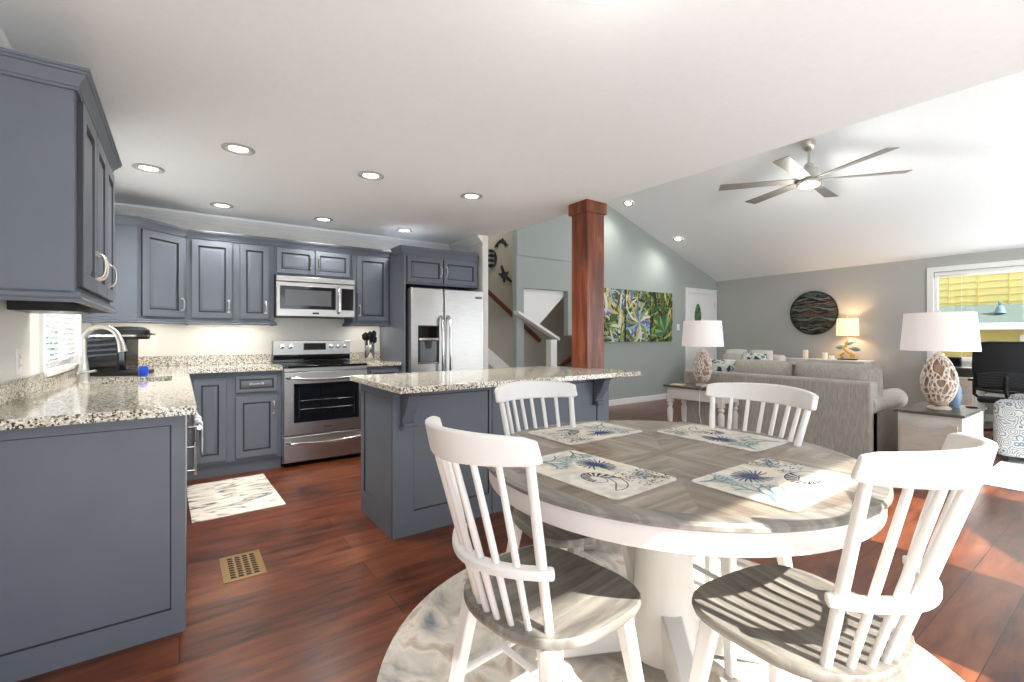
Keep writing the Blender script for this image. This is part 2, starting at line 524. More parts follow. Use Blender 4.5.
# gable wall with the stair openings
mb = MB()
for x0, x1, z0 in ((3.97, 4.10, 0), (4.10, 4.97, 1.89), (4.97, 5.34, 1.19), (5.34, XR, 0)):
    mb.prism([(x0, z0), (x1, z0), (x1, vz(x1) + .05), (x0, vz(x0) + .05)], 'y', YG, YG + .1)
mb.box(3.97, 5.6, YG - .012, YG, 2.36, 4.3)
struct('wall_gable', mb, M['wall_sage'])
struct('wall_stair', MB().box(2.84, 6.3, YS2, YS2 + .1, -.0, 4.6).box(2.84, 2.94, YG, YS2, 0, 4.6).box(6.2, 6.3, YG + .1, YS2, 0, 3.4), M['wall_stair'])
# right wall with the side window
ry0, ry1, rz0, rz1 = .1, 2.0, .84, 2.13
mb = MB().box(XR, XR + .1, YS - .1, ry0, 0, 2.42).box(XR, XR + .1, ry1, YG + .1, 0, 2.42).box(XR, XR + .1, ry0, ry1, 0, rz0).box(XR, XR + .1, ry0, ry1, rz1, 2.42)
struct('wall_right', mb, M['wall_grey'])
# patio wall behind the camera
ops = [(-.3, 2.3, 0, 2.32), (3.2, 4.4, 0, 2.06), (4.85, 6.3, 0, 2.06), (6.9, 8.3, .8, 2.06)]
mb = MB()
x = XL
for x0, x1, z0, z1 in ops:
    mb.box(x, x0, YS - .1, YS, 0, 2.33)
    mb.box(x0, x1, YS - .1, YS, z1, 2.33)
    if z0:
        mb.box(x0, x1, YS - .1, YS, 0, z0)
    x = x1
mb.box(x, XR, YS - .1, YS, 0, 2.33)
mb.prism([(XE - .1, 2.33), (XR, 2.33), (XR, 2.4), (XE - .1, 4.5)], 'y', YS - .1, YS)
struct('wall_patio', mb, M['wall_light'])
# glazing
k = 0
for x0, x1, z0, z1 in ops:
    k += 1
    mb = MB()
    y0, y1 = YS - .07, YS - .03
    f = .035
    mb.box(x0, x0 + f, y0, y1, z0, z1).box(x1 - f, x1, y0, y1, z0, z1).box(x0 + f, x1 - f, y0, y1, z1 - f, z1).box(x0 + f, x1 - f, y0, y1, z0, z0 + f)
    if x1 - x0 > 1.3:
        c_ = (x0 + x1) / 2 if x0 > 0 else .62
        mb.box(c_ - .03, c_ + .03, y0, y1, z0 + f, z1 - f)
    fr = struct('window_%d' % (k + 2), mb, M['white'])
    MB().box(x0 + f, x1 - f, YS - .052, YS - .048, z0 + f, z1 - f).build('pane', M['glass'], fr)
# sink window: casing, pane, blinds
mb = MB()
c = .06
mb.box(XL, XL + .015, wy0 - c, wy0, wz0 - .02, wz1 + c).box(XL, XL + .015, wy1, wy1 + c, wz0 - .02, wz1 + c).box(XL, XL + .015, wy0, wy1, wz1, wz1 + c)
mb.box(XL, XL + .03, wy0 - c, wy1 + c, wz0 - .025, wz0)
mb.box(XL - .08, XL - .04, wy0, wy0 + .03, wz0, wz1).box(XL - .08, XL - .04, wy1 - .03, wy1, wz0, wz1).box(XL - .08, XL - .04, wy0 + .03, wy1 - .03, wz0, wz0 + .03).box(XL - .08, XL - .04, wy0 + .03, wy1 - .03, wz1 - .03, wz1)
fr = struct('window_1', mb, M['white'], .002)
MB().box(XL - .062, XL - .058, wy0 + .03, wy1 - .03, wz0 + .03, wz1 - .03).build('pane', M['glass'], fr)
t = thing('window_blind', 'white horizontal slat blind in the small window over the sink', 'blind', (XL - .02, (wy0 + wy1) / 2, wz0 + .01))
z = wz0 + .02
mb = MB()
while z < wz1 - .05:
    mb.add([(XL - .032, wy0 + .035, z), (XL - .008, wy0 + .035, z + .022), (XL - .008, wy1 - .035, z + .022), (XL - .032, wy1 - .035, z),
            (XL - .032, wy0 + .035, z + .0025), (XL - .008, wy0 + .035, z + .0245), (XL - .008, wy1 - .035, z + .0245), (XL - .032, wy1 - .035, z + .0025)],
           [(0, 3, 2, 1), (4, 5, 6, 7), (0, 1, 5, 4), (1, 2, 6, 5), (2, 3, 7, 6), (3, 0, 4, 7)])
    z += .034
mb.build('slats', M['white'], t, world=True)
MB().box(XL - .038, XL - .002, wy0 + .03, wy1 - .03, wz1 - .045, wz1 - .005).build('head_rail', M['white'], t, world=True)
mb = MB()
for y in (wy0 + .2, (wy0 + wy1) / 2, wy1 - .2):
    mb.tube([(XL - .005, y, wz0 + .01), (XL - .005, y, wz1 - .04)], .0012, 6)
mb.build('cord', M['white'], t, world=True)
# side window
mb = MB()
c = .075
X0 = XR - .02
mb.box(X0, XR, ry1, ry1 + c, rz0 - .08, rz1 + c).box(X0, XR, ry0 - c, ry0, rz0 - .08, rz1 + c).box(X0, XR, ry0, ry1, rz1, rz1 + c)
mb.box(XR - .045, XR, ry0 - c, ry1 + c, rz0 - .03, rz0).box(X0, XR, ry0 - .0, ry1, rz0 - .09, rz0 - .03)
for a_, b_ in ((ry0, ry0 + .04), (ry1 - .04, ry1)):
    mb.box(XR + .03, XR + .07, a_, b_, rz0, rz1)
mb.box(XR + .03, XR + .07, ry0 + .04, ry1 - .04, rz0, rz0 + .04).box(XR + .03, XR + .07, ry0 + .04, ry1 - .04, rz1 - .04, rz1)
mb.box(XR + .03, XR + .07, 1.02, 1.06, rz0 + .04, rz1 - .04)
fr = struct('window_2', mb, M['white'], .002)
MB().box(XR + .048, XR + .052, ry0 + .04, ry1 - .04, rz0 + .04, rz1 - .04).build('pane', M['glass'], fr)
t = thing('roller_blind', 'raised white blind at the top of the big window above the desk', 'blind', (XR + .015, (ry0 + ry1) / 2, rz1 - .08))
MB().box(XR + .0, XR + .028, ry0 + .01, ry1 - .01, rz1 - .05, rz1 - .005).build('head_rail', M['white'], t, world=True, bevel=.003)
mb = MB()
for i in range(5):
    mb.box(XR + .002, XR + .026, ry0 + .02, ry1 - .02, rz1 - .058 - i * .006, rz1 - .055 - i * .006)
mb.build('slats', M['white'], t, world=True)
mb = MB()
for y in (ry1 - .3, ry1 - .9, ry1 - 1.5):
    mb.tube([(XR + .02, y, rz0 + .03), (XR + .02, y, rz1 - .06)], .0015, 6)
mb.build('cord', M['white'], t, world=True)

# trim: kitchen crown, baseboards, partition corner
prof = [(0, 0), (.012, .0), (.018, .012), (.03, .02), (.045, .045), (.06, .055), (.065, .075), (0, .075)]
mb = MB()
crown(mb, [(XL, YS), (XL, YB), (2.80, YB), (2.80, 4.5)], ZK - .076, [(o, d) for o, d in prof])
struct('trim_1', mb, M['white'])
mb = MB().box(5.34, 7.98, YG - .015, YG, 0, .10)
struct('baseboard_gable', mb, M['white'], .004)
struct('baseboard_right', MB().box(XR - .015, XR, YS, YG - .02, 0, .10), M['white'], .004)
struct('baseboard_partition', MB().box(2.797, 2.88, 4.485, 4.5, 0, .10), M['white'], .004)
# gable door
dx0, dx1, dzt = 8.12, 9.04, 2.03
mb = MB().box(dx0 - .08, dx0, YG - .02, YG, 0, dzt + .08).box(dx1, dx1 + .08, YG - .02, YG, 0, dzt + .08).box(dx0, dx1, YG - .02, YG, dzt, dzt + .08)
mb.box(dx0 - .1, dx1 + .1, YG - .03, YG, dzt + .08, dzt + .1)
struct('trim_2', mb, M['white'], .003)
mb = MB()
for (a_, b_, c_, d_) in ((0, .92, 0, 2.03),):
    mb.box(dx0 + .005, dx1 - .005, YG - .018, YG, .01, dzt - .005)
for z0, z1 in ((.25, .9), (1.05, 1.85)):
    for x0, x1 in ((dx0 + .12, dx0 + .42), (dx0 + .5, dx0 + .8)):
        mb.T = rot_tr(x0, YG - .018, z0)
        w_, h_ = x1 - x0, z1 - z0
        mb.loft([[(i, y, i), (w_ - i, y, i), (w_ - i, y, h_ - i), (i, y, h_ - i)] for i, y in ((0, 0), (.012, -.006), (.03, -.002), (.05, -.006))])
        mb.T = Matrix()
d = mb.build('door_1', M['white'], bevel=.002)
d['kind'] = 'structure'
mb = MB().lathe([(.028, 0), (.028, .008), (.01, .012), (.01, .04), (.0, .041)], 16)
for v_ in range(len(mb.v)):
    p = mb.v[v_]
    mb.v[v_] = Vector((dx0 + .07 + p.x, YG - .018 - p.z, 1.0 + p.y))
mb.tube([(dx0 + .07, YG - .055, 1.0), (dx0 + .18, YG - .055, .99)], .009, 8)
mb.build('door_handle', M['nickel'], d)
mb = MB()
for z in (.3, 1.1, 1.78):
    mb.box(dx1 - .012, dx1 + .003, YG - .026, YG - .018, z, z + .09)
mb.build('hinge', M['nickel'], d)
mb = MB()
pts = []
for i in range(24):
    a = 2 * PI * i / 24
    w_ = .095 * math.sin(a) * (1 - .35 * math.cos(a))
    pts.append((8.42 + w_, 1.62 + .2 * math.cos(a)))
mb.prism(pts, 'y', YG - .05, YG - .02)
tag(mb.build('leaf_hanging', M['hedge'], at=(8.42, YG - .03, 1.62), bevel=.006), 'dark green leaf-shaped hanging ornament on the white door', 'door ornament')

# stairs beyond the gable wall
mb = MB()
sx = 5.0
for i in range(3):
    mb.box(sx - .27 * (i + 1), sx - .27 * i, YG + .12, YS2 - .03, 0, .185 * (i + 1) - .03)
mb.box(2.94, sx - .27 * 3, YG + .12, YS2 - .03, 0, .55)
st = struct('stair_risers', mb, M['white'])
for i in range(3):
    tb = MB().box(sx - .27 * (i + 1) - .0, sx - .27 * i + .025, YG + .12, YS2 - .03, .185 * (i + 1) - .03, .185 * (i + 1)).build('stair_tread', M['redwood2'], st, bevel=.005)
mb = MB()
def skz(x): return .70 + (4.46 - x) * .76
mb.prism([(2.95, skz(2.95) - .25), (5.2, skz(5.2) - .25), (5.2, skz(5.2)), (2.95, skz(2.95))], 'y', YS2 - .025, YS2)
struct('trim_3', mb, M['white'])
mb = MB()
mb.prism([(4.10, 1.99), (4.10, 1.52), (4.47, 1.36), (5.10, 1.93), (5.10, 1.99)], 'y', YG + .105, YG + .22)
struct('ceiling_stair_soffit', mb, M['white'])
t = thing('stair_handrail', 'brown wooden handrail on the stair wall sloping down to the right', 'handrail', (4.6, YS2, 1.5))
MB().tube([(3.2, YS2 - .07, 2.52), (5.12, YS2 - .07, 1.10)], .026, 12, flat=1.5).build('rail', M['redwood2'], t, world=True)
for x in (3.7, 4.85):
    z = 2.52 - (x - 3.2) * .74
    MB().tube([(x, YS2, z - .06), (x, YS2 - .05, z - .06), (x, YS2 - .07, z - .02)], .008, 8).build('bracket', M['nickel'], t, world=True)
t = thing('stair_handrail', 'short brown handrail rising to the right beside the wood column', 'handrail', (5.7, YS2, .7))
MB().tube([(5.3, YS2 - .07, .48), (6.18, YS2 - .07, .95)], .026, 12, flat=1.5).build('rail', M['redwood2'], t, world=True)
MB().tube([(5.8, YS2, .66), (5.8, YS2 - .05, .66), (5.8, YS2 - .07, .71)], .008, 8).build('bracket', M['nickel'], t, world=True)
t = thing('stair_railing', 'white sloping stair rail ending in a square newel post', 'stair railing', (4.5, YG - .08, 0))
MB().loft([[(3.99 - .09, YG - .14 + b, 1.505 + a) for a, b in ((0, 0), (0, .12), (.045, .12), (.045, 0))], [(4.68, YG - .14 + b, 1.115 + a) for a, b in ((0, 0), (0, .12), (.045, .12), (.045, 0))]]).build('cap_rail', M['white'], t, world=True, bevel=.006)
MB().box(4.50, 4.62, YG - .14, YG - .02, 0, 1.13).build('newel_post', M['white'], t, world=True, bevel=.006)
MB().box(4.48, 4.64, YG - .16, YG - .001, 0, .12).build('plinth', M['white'], t, world=True, bevel=.006)


# ------------------------------------------------------------------ wall ornaments on the stair wall
def flatshape(name, label, cat, pts, cx, cz, sc, y, material, group=None, thick=.02, rot=0):
    mb = MB()
    c_, s_ = math.cos(rot), math.sin(rot)
    mb.prism([(cx + (a * c_ - b * s_) * sc, cz + (a * s_ + b * c_) * sc) for a, b in pts], 'y', y - thick, y - .004)
    o = mb.build(name, material, at=(cx, y, cz), bevel=.004)
    return tag(o, label, cat, group)


M['bronze'] = noise_mat('patinated_metal', [(.4, (22, 26, 28)), (.7, (62, 70, 66))], ns=12, rough=.45)
dol = [(-1, -.35), (-.8, -.05), (-.45, .3), (-.05, .48), (.1, .72), (.22, .5), (.55, .3), (.8, 0), (1.05, -.12), (.95, -.22), (.7, -.2), (.6, -.5), (.45, -.2), (.1, .02), (-.3, -.05), (-.62, -.35), (-.6, -.75), (-.8, -.62), (-1.15, -.75), (-1.05, -.5)]
flatshape('dolphin_plaque', 'dark metal leaping dolphin ornament, topmost on the stair wall', 'wall ornament', dol, 4.35, 2.73, .125, YS2, M['bronze'])
tur = []
for i in range(40):
    a = 2 * PI * i / 40
    r = .42 + .0
    for aa, ww, ll in ((.35, .22, .75), (PI - .35, .22, .72), (-.75, .18, .35), (PI + .75, .18, .35), (PI / 2, .16, .35)):
        dd = abs((a - aa + PI) % (2 * PI) - PI)
        if dd < ww * 1.6:
            r += ll * math.cos(min(1, dd / (ww * 1.6)) * PI / 2)
    tur.append((r * math.cos(a), r * math.sin(a) * .95))
flatshape('turtle_plaque', 'dark metal sea turtle ornament, lowest on the stair wall', 'wall ornament', tur, 4.40, 2.19, .16, YS2, M['bronze'], rot=-.9)
t = thing('medallion', 'round dark metal medallion with fish, at the left on the stair wall', 'wall ornament', (4.13, YS2, 2.42))
mb = MB().lathe([(.0, 0), (.12, 0), (.12, .02), (.105, .028), (.1, .012), (.0, .012)], 32)
mb.v = [Vector((4.13 + p.x, YS2 - .003 - p.z, 2.45 + p.y * 1.25)) for p in mb.v]
mb.build('disc', M['bronze'], t, world=True)
mb = MB()
for q in range(3):
    z = 2.37 + q * .08
    mb.prism([(4.06, z), (4.10, z + .025), (4.16, z + .01), (4.19, z + .025), (4.19, z - .018), (4.16, z), (4.10, z - .02)], 'y', YS2 - .024, YS2 - .012)
mb.build('fish', M['nickel'], t, world=True)

# triptych
def leaf_poly(cx, cz, ln, wd, ang, n=10, bend=.2):
    L_, R_ = [], []
    for i in range(n + 1):
        u = i / n
        w_ = wd * math.sin(PI * u ** .8) + .0005
        x = u * ln
        y = bend * ln * math.sin(PI * u) * .5
        L_.append((x, y + w_ / 2)); R_.append((x, y - w_ / 2))
    pts = R_ + L_[::-1]
    c_, s_ = math.cos(ang), math.sin(ang)
    return [(cx + a * c_ - b * s_, cz + a * s_ + b * c_) for a, b in pts]


def clip(poly, x0, x1, z0, z1):
    for ax, lim, sg in ((0, x0, 1), (0, x1, -1), (1, z0, 1), (1, z1, -1)):
        out = []
        for i in range(len(poly)):
            p, q = poly[i - 1], poly[i]
            ip, iq = (p[ax] - lim) * sg >= 0, (q[ax] - lim) * sg >= 0
            if ip != iq:
                u = (lim - p[ax]) / (q[ax] - p[ax])
                out.append((p[0] + u * (q[0] - p[0]), p[1] + u * (q[1] - p[1])))
            if iq:
                out.append(q)
        poly = out
        if not poly:
            return []
    return poly


rnd = random.Random(3)
names = ['left canvas of the leaf triptych, half hidden by the wood column', 'middle canvas of the tropical leaf triptych, pale centre with blue', 'right canvas of the leaf triptych with big green split leaf']
for k, (x0, x1) in enumerate(((5.70, 6.244), (6.278, 6.929), (6.958, 7.585))):
    t = thing('canvas_painting', names[k], 'painting', ((x0 + x1) / 2, YG, 1.08), 0, 'triptych of leaf paintings')
    z0, z1 = 1.08, 1.985
    MB().box(x0, x1, YG - .035, YG - .002, z0, z1).build('canvas', M['canvas'], t, world=True, bevel=.002)
    mb = MB()
    lay = 0
    for j in range(150):
        ang = rnd.uniform(0, 2 * PI)
        cx, cz = rnd.uniform(x0, x1), rnd.uniform(z0, z1)
        ln = rnd.uniform(.15, .5)
        ci = rnd.choice([[0, 1, 2, 4, 8, 6, 7, 3], [6, 3, 2, 4, 8, 0, 1, 6, 7], [1, 1, 0, 2, 3, 5, 1, 0, 7]][k])
        pl = leaf_poly(cx, cz, ln, ln * rnd.uniform(.06, .2), ang, 8, rnd.uniform(-.5, .5))
        pl = clip(pl, x0 + .003, x1 - .003, z0 + .003, z1 - .003)
        if len(pl) > 2:
            yy = YG - .0352 - .00004 * lay
            lay += 1
            mb.add([(a, yy, b) for a, b in pl], [tuple(range(len(pl)))], ci)
    if k == 2:
        for j in range(9):
            a = .3 + j * .33
            pl = clip(leaf_poly(7.33, 1.25, .42 - .015 * j, .075, a + .3, 8, .15), x0, x1, z0, z1)
            mb.add([(p, YG - .043 - j * .0002, q) for p, q in pl], [tuple(range(len(pl)))], [1, 2, 5][j % 3])
    if k == 1:
        for j in range(14):
            pl = clip(leaf_poly(6.62, 1.42, .45, .05, j * PI / 7 + .2, 8, .25), x0, x1, z0, z1)
            mb.add([(p, YG - .043 - j * .0002, q) for p, q in pl], [tuple(range(len(pl)))], [6, 2, 8, 4, 3][j % 5])
    mb.build('painted_leaves', LEAF, t, world=True)

# switches and outlets
def plate(name, label, cat, p, axis, n=1):
    t = thing(name, label, cat, p)
    w_ = .075
    x, y, z = p
    if axis == 'y':
        MB().box(x - w_ / 2, x + w_ / 2, y - .006, y, z - .06, z + .06).build('plate', M['white'], t, world=True, bevel=.002)
        MB().box(x - .016, x + .016, y - .010, y - .006, z - .033, z + .033).build('switch', M['porcelain'], t, world=True, bevel=.002)
    else:
        MB().box(x, x + .006, y - w_ / 2, y + w_ / 2, z - .06, z + .06).build('plate', M['white'], t, world=True, bevel=.002)
        MB().box(x + .006, x + .010, y - .016, y + .016, z - .033, z + .033).build('socket', M['porcelain'], t, world=True, bevel=.002)
        m_ = MB()
        for q in (-.018, .018):
            for s_ in (-.005, .005):
                m_.box(x + .010, x + .0105, y + s_ - .001, y + s_ + .001, z + q - .005, z + q + .005)
        m_.build('slots', M['dark'], t, world=True)


plate('light_switch', 'white light switch on the grey wall between painting and door', 'switch', (7.82, YG, 1.35), 'y')
plate('light_switch', 'white light switch beside the stair opening, left of the wood column', 'switch', (5.09, YG, 1.27), 'y')
plate('wall_outlet', 'white outlet on the left wall above the granite backsplash', 'outlet', (XL, 3.03, 1.08), 'x')

# ------------------------------------------------------------------ wood column
t = thing('wood_column', 'square red-brown stained wooden column rising beside the kitchen island', 'column', (2.86, 2.9, 0))
MB().box(2.765, 2.972, 2.80, 2.99, 0, ZK - .09).build('shaft', M['redwood'], t, world=True, bevel=.006)
MB().box(2.746, 2.988, 2.782, 3.01, ZK - .10, ZK).build('cap', M['redwood'], t, world=True, bevel=.005)

# ------------------------------------------------------------------ kitchen: left run (peninsula)
t = thing('base_cabinet', 'blue-grey base cabinet run ending in a large framed end panel, left foreground', 'cabinet', (-.28, 3.4, 0))
MB().box(-.58, -.005, 2.33, 5.2, .1, .884).box(-.58, -.06, 2.33, 5.2, 0, .1).build('body', M['cab'], t, world=True)
mb = MB()
T = rot_tr(-.598, 2.33, 0)
mb.T = T
w_, h_ = .618, .884


def ring2(a, b, c_, d_, y):
    return [(a, y, c_), (b, y, c_), (b, y, d_), (a, y, d_)]
rs = [ring2(0, w_, 0, h_, 0), ring2(0, w_, 0, h_, -.02), ring2(.05, w_ - .047, .10, h_ - .045, -.02), ring2(.054, w_ - .051, .104, h_ - .049, -.011)]
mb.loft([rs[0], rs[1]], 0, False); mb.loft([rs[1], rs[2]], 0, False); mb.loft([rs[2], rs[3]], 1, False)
mb.add(rs[3], [(0, 1, 2, 3)]); mb.add(rs[0], [(3, 2, 1, 0)])
mb.build('end_panel', [M['cab'], M['cabline']], t, world=True)
for y0, y1, hs in ((3.02, 3.42, 'r'), (3.44, 3.84, 'l'), (3.88, 4.3, 'r')):
    add_door(t, 0, y0, .12, y1 - y0, .72, PI / 2, hs, 'top')
# dishwasher
t = thing('dishwasher', 'narrow view of a stainless dishwasher at the side of the left cabinets', 'dishwasher', (.02, 2.7, 0))
MB().box(-.0, .026, 2.375, 2.98, .12, .87).build('front', M['steel'], t, world=True, bevel=.004)
mb = MB().tube([(.07, 2.42, .80), (.07, 2.93, .80)], .009, 10)
for y in (2.45, 2.9):
    mb.tube([(.026, y, .80), (.07, y, .80)], .006, 8)
mb.build('handle', M['chrome'], t, world=True)
mb = MB().tube([(.055, 2.42, .60), (.055, 2.42, .74)], .006, 8)
for z in (.62, .72):
    mb.tube([(.026, 2.42, z), (.055, 2.42, z)], .005, 8)
mb.build('side_pull', M['chrome'], t, world=True)
mb = MB()
rings = []
for i in range(9):
    a = PI * i / 8
    rings.append((.07 + .014 * math.cos(a), .80 + .014 * math.sin(a)))
sec = [(.084, .66)] + rings + [(.056, .68)]
ins = [(.053, .68)] + [(.07 + .0105 * math.cos(PI - PI * i / 8), .80 + .0105 * math.sin(PI - PI * i / 8)) for i in range(9)] + [(.081, .66)]
prof_ = sec + ins
rr = []
for j in range(7):
    y = 2.50 + j * .045
    rr.append([(x_ + .003 * math.sin(j * 1.9), y, z_) for x_, z_ in prof_])
mb.loft(rr)
tag(mb.build('dish_towel', M['towel'], at=(.07, 2.63, .66)), 'blue and white dish towel hanging at the end of the left counter', 'towel')

# counters
cp = [(-.6, 2.235), (.055, 2.235), (.055, 4.60), (.752, 4.60), (.752, 5.25), (-.6, 5.25)]
sk = (-.42, -.04, 3.52, 3.95)      # sink hole
mb = MB()
z0, z1 = .885, .92
for a in ((-.6, .055, 2.235, sk[2]), (-.6, sk[0], sk[2], sk[3]), (sk[1], .055, sk[2], sk[3]), (-.6, .055, sk[3], 5.25), (.055, .752, 4.60, 5.25)):
    mb.box(a[0], a[1], a[2], a[3], z0, z1)
ct = mb.build('countertop', M['granite'], at=(-.27, 3.5, .885))
tag(ct, 'speckled granite countertop turning the corner from sink wall to range', 'countertop')
mb = MB().box(-.6, -.578, 2.235, wy0 - .07, .92, 1.005).box(-.6, -.578, wy0 - .07, YB - .02, .92, .965)
mb.box(-.578, .752, YB - .022, YB, .92, 1.01)
mb.build('backsplash', M['granite'], ct, world=True, bevel=.002)
MB().box(1.518, 1.872, 4.60, YB, .885, .92).box(1.518, 1.872, YB - .022, YB, .92, 1.01)
mb = MB().box(1.518, 1.872, 4.60, YB, .885, .92)
o = mb.build('countertop', M['granite'], at=(1.66, 4.9, .885), bevel=.003)
tag(o, 'short granite counter between the range and the tall fridge panel', 'countertop')
MB().box(1.518, 1.872, YB - .022, YB, .92, 1.01).build('backsplash', M['granite'], o, world=True, bevel=.002)
# sink
t = thing('kitchen_sink', 'undermounted stainless sink behind the curved faucet', 'sink', (-.23, 3.73, .7))
a0, a1, b0, b1 = sk
mb = MB()
mb.loft([ring2(a0, a1, 0, 0, 0)] * 0 or [[(a0, b0, .886), (a1, b0, .886), (a1, b1, .886), (a0, b1, .886)], [(a0 + .01, b0 + .01, .72), (a1 - .01, b0 + .01, .72), (a1 - .01, b1 - .01, .72), (a0 + .01, b1 - .01, .72)]], cap=False)
mb.add([(a0 + .01, b0 + .01, .72), (a1 - .01, b0 + .01, .72), (a1 - .01, b1 - .01, .72), (a0 + .01, b1 - .01, .72)], [(0, 1, 2, 3)])
mb.build('basin', M['steel'], t, world=True)
MB().lathe([(.04, 0), (.04, .004), (.0, .002)], 20, (-.23, 3.73, .721)).build('drain', M['chrome'], t, world=True)
# faucet
fx, fy = -.47, 3.78
t = thing('kitchen_faucet', 'brushed nickel gooseneck kitchen faucet arching over the sink', 'faucet', (fx, fy, .92))
T = rot_tr(0, 0, 0, -.45)
MB(T).lathe([(.034, 0), (.034, .006), (.028, .02), (.024, .08), (.019, .13), (.016, .15), (0, .15)], 24).build('base', M['nickel'], t)
pts = [(0, 0, .12), (0, 0, .22)]
for i in range(13):
    a = PI - PI * .93 * i / 12
    pts.append((.095 + .095 * math.cos(a), 0, .245 + .085 * math.sin(a)))
MB(T).tube(pts, [.015] * len(pts), 14).build('spout', M['nickel'], t)
e = pts[-1]
MB(T).tube([e, (e[0] + .012, 0, e[2] - .03), (e[0] + .022, 0, e[2] - .085)], [.016, .019, .024], 14).build('spray_head', M['nickel'], t)
mb = MB(T).tube([(0, -.022, .05), (0, -.045, .055)], .008, 8)
mb.tube([(.0, -.04, .055), (.10, -.055, .068)], [.008, .006], 8)
mb.build('lever', M['chrome'], t)
# coffee maker
kx, ky = -.34, 4.28
t = thing('coffee_maker', 'black single-cup coffee maker on the counter behind the faucet', 'coffee maker', (kx, ky, .92), PI / 2 - .35)
MB().box(-.12, .12, -.16, .16, 0, .035).build('drip_base', M['black'], t, bevel=.01)
MB().loft([[(a * w_, b * w_ if b < 0 else b, z) for a, b in ((-.12, -.04), (-.09, -.07), (.09, -.07), (.12, -.04), (.12, .16), (-.12, .16))] for z, w_ in ((.035, 1), (.2, 1), (.26, 1.02))]).build('body', M['blackglass'], t, bevel=.006)
MB().loft([[(a * w_, b * w_, z) for a, b in [(.125 * math.cos(2 * PI * i / 24), .17 * math.sin(2 * PI * i / 24) * (1 if math.sin(2 * PI * i / 24) > 0 else 1.0)) for i in range(24)]] for z, w_ in ((.25, .98), (.28, 1.04), (.315, 1.0), (.335, .8), (.34, .3))]).build('lid', M['black'], t)
MB().loft([[(.128 * w_ * math.cos(2 * PI * i / 24), .174 * w_ * math.sin(2 * PI * i / 24), z) for i in range(24)] for z, w_ in ((.268, 1.03), (.282, 1.05))]).build('trim_band', M['chrome'], t)
MB().lathe([(.03, 0), (.03, .004), (0, .004)], 20, (0, -.11, .036)).build('cup_plate', M['chrome'], t)
mb = MB().lathe([(.045, 0), (.05, .02), (.05, .24), (.0, .24)], 20, (.11, .08, .02))
mb.build('water_tank', M['glassdark'], t)
MB().tube([(.03, -.168, .286), (.03, -.2, .286)], .009, 10).build('handle', M['chrome'], t)
o = MB().lathe([(.0, 0), (.022, .0), (.028, .02), (.028, .055), (.022, .07), (0, .07)], 20, (0, 0, 0)).build('blue_cup', M['blue'])
o.location = (-.20, 4.02, .92)
tag(o, 'small bright blue cup beside the coffee maker', 'cup')


# ------------------------------------------------------------------ left upper cabinet
ZU0, ZU1 = 1.33, 2.06
cprof = [(0, 0), (.010, 0), (.010, .010), (.014, .012), (.016, .022), (.030, .040), (.034, .048), (.041, .050), (.041, .058), (.046, .060), (.046, .07), (0, .07)]
bprof = [(0, 0), (.022, .0), (.026, .01), (.018, .018), (.02, .03), (.008, .036), (.0, .04)]
t = thing('upper_cabinet', 'large blue-grey wall cabinet hanging in the upper left foreground', 'cabinet', (-.44, 2.7, ZU0))
ZL0 = 1.352
MB().box(-.598, -.298, 2.20, 3.22, ZL0, ZU1).build('body', M['cab'], t, world=True, bevel=.002)
mb = MB(); crown(mb, [(-.598, 2.20), (-.298, 2.20), (-.298, 3.22), (-.598, 3.22)], ZU1 - .012, cprof); mb.box(-.598, -.298, 2.20, 3.22, ZU1, ZU1 + .055)
mb.build('crown_moulding', M['cab'], t, world=True)
mb = MB(); crown(mb, [(-.598, 2.20), (-.298, 2.20), (-.298, 3.22), (-.598, 3.22)], ZL0 - .038, bprof)
mb.build('light_rail', M['cab'], t, world=True)
add_door(t, -.298, 2.25, ZL0 + .02, .31, ZU1 - ZL0 - .045, PI / 2, 'r')
add_door(t, -.298, 2.575, ZL0 + .02, .31, ZU1 - ZL0 - .045, PI / 2, 'l')
add_door(t, -.298, 2.90, ZL0 + .02, .30, ZU1 - ZL0 - .045, PI / 2, 'l')
mb = MB().box(-.57, -.36, 2.72, 3.12, ZL0 - .05, ZL0 - .001)
tag(mb.build('undercabinet_light', M['black'], at=(-.43, 2.9, ZL0 - .045), bevel=.004), 'dark light fixture under the left wall cabinet', 'light fixture')

# ------------------------------------------------------------------ corner + back uppers
YF = 4.94
t = thing('upper_cabinet', 'diagonal corner wall cabinet above the coffee maker', 'cabinet', (-.3, 5.0, ZU0))
poly = [(-.598, 4.66), (-.27, 4.66), (.045, YF), (.045, YB - .002), (-.598, YB - .002)]
MB().prism(poly, 'z', ZU0, ZU1).build('body', M['cab'], t, world=True, bevel=.002)
mb = MB(); crown(mb, poly[:4], ZU1 - .012, cprof); mb.prism(poly, 'z', ZU1, ZU1 + .055)
mb.build('crown_moulding', M['cab'], t, world=True)
mb = MB(); crown(mb, poly[:4], ZU0 - .038, bprof); mb.build('light_rail', M['cab'], t, world=True)
da = math.atan2(YF - 4.66, .315)
dl = math.hypot(.315, YF - 4.66)
add_door(t, -.27 + .03 * math.cos(da), 4.66 + .03 * math.sin(da), ZU0 + .02, dl - .06, ZU1 - ZU0 - .045, da, 'r')


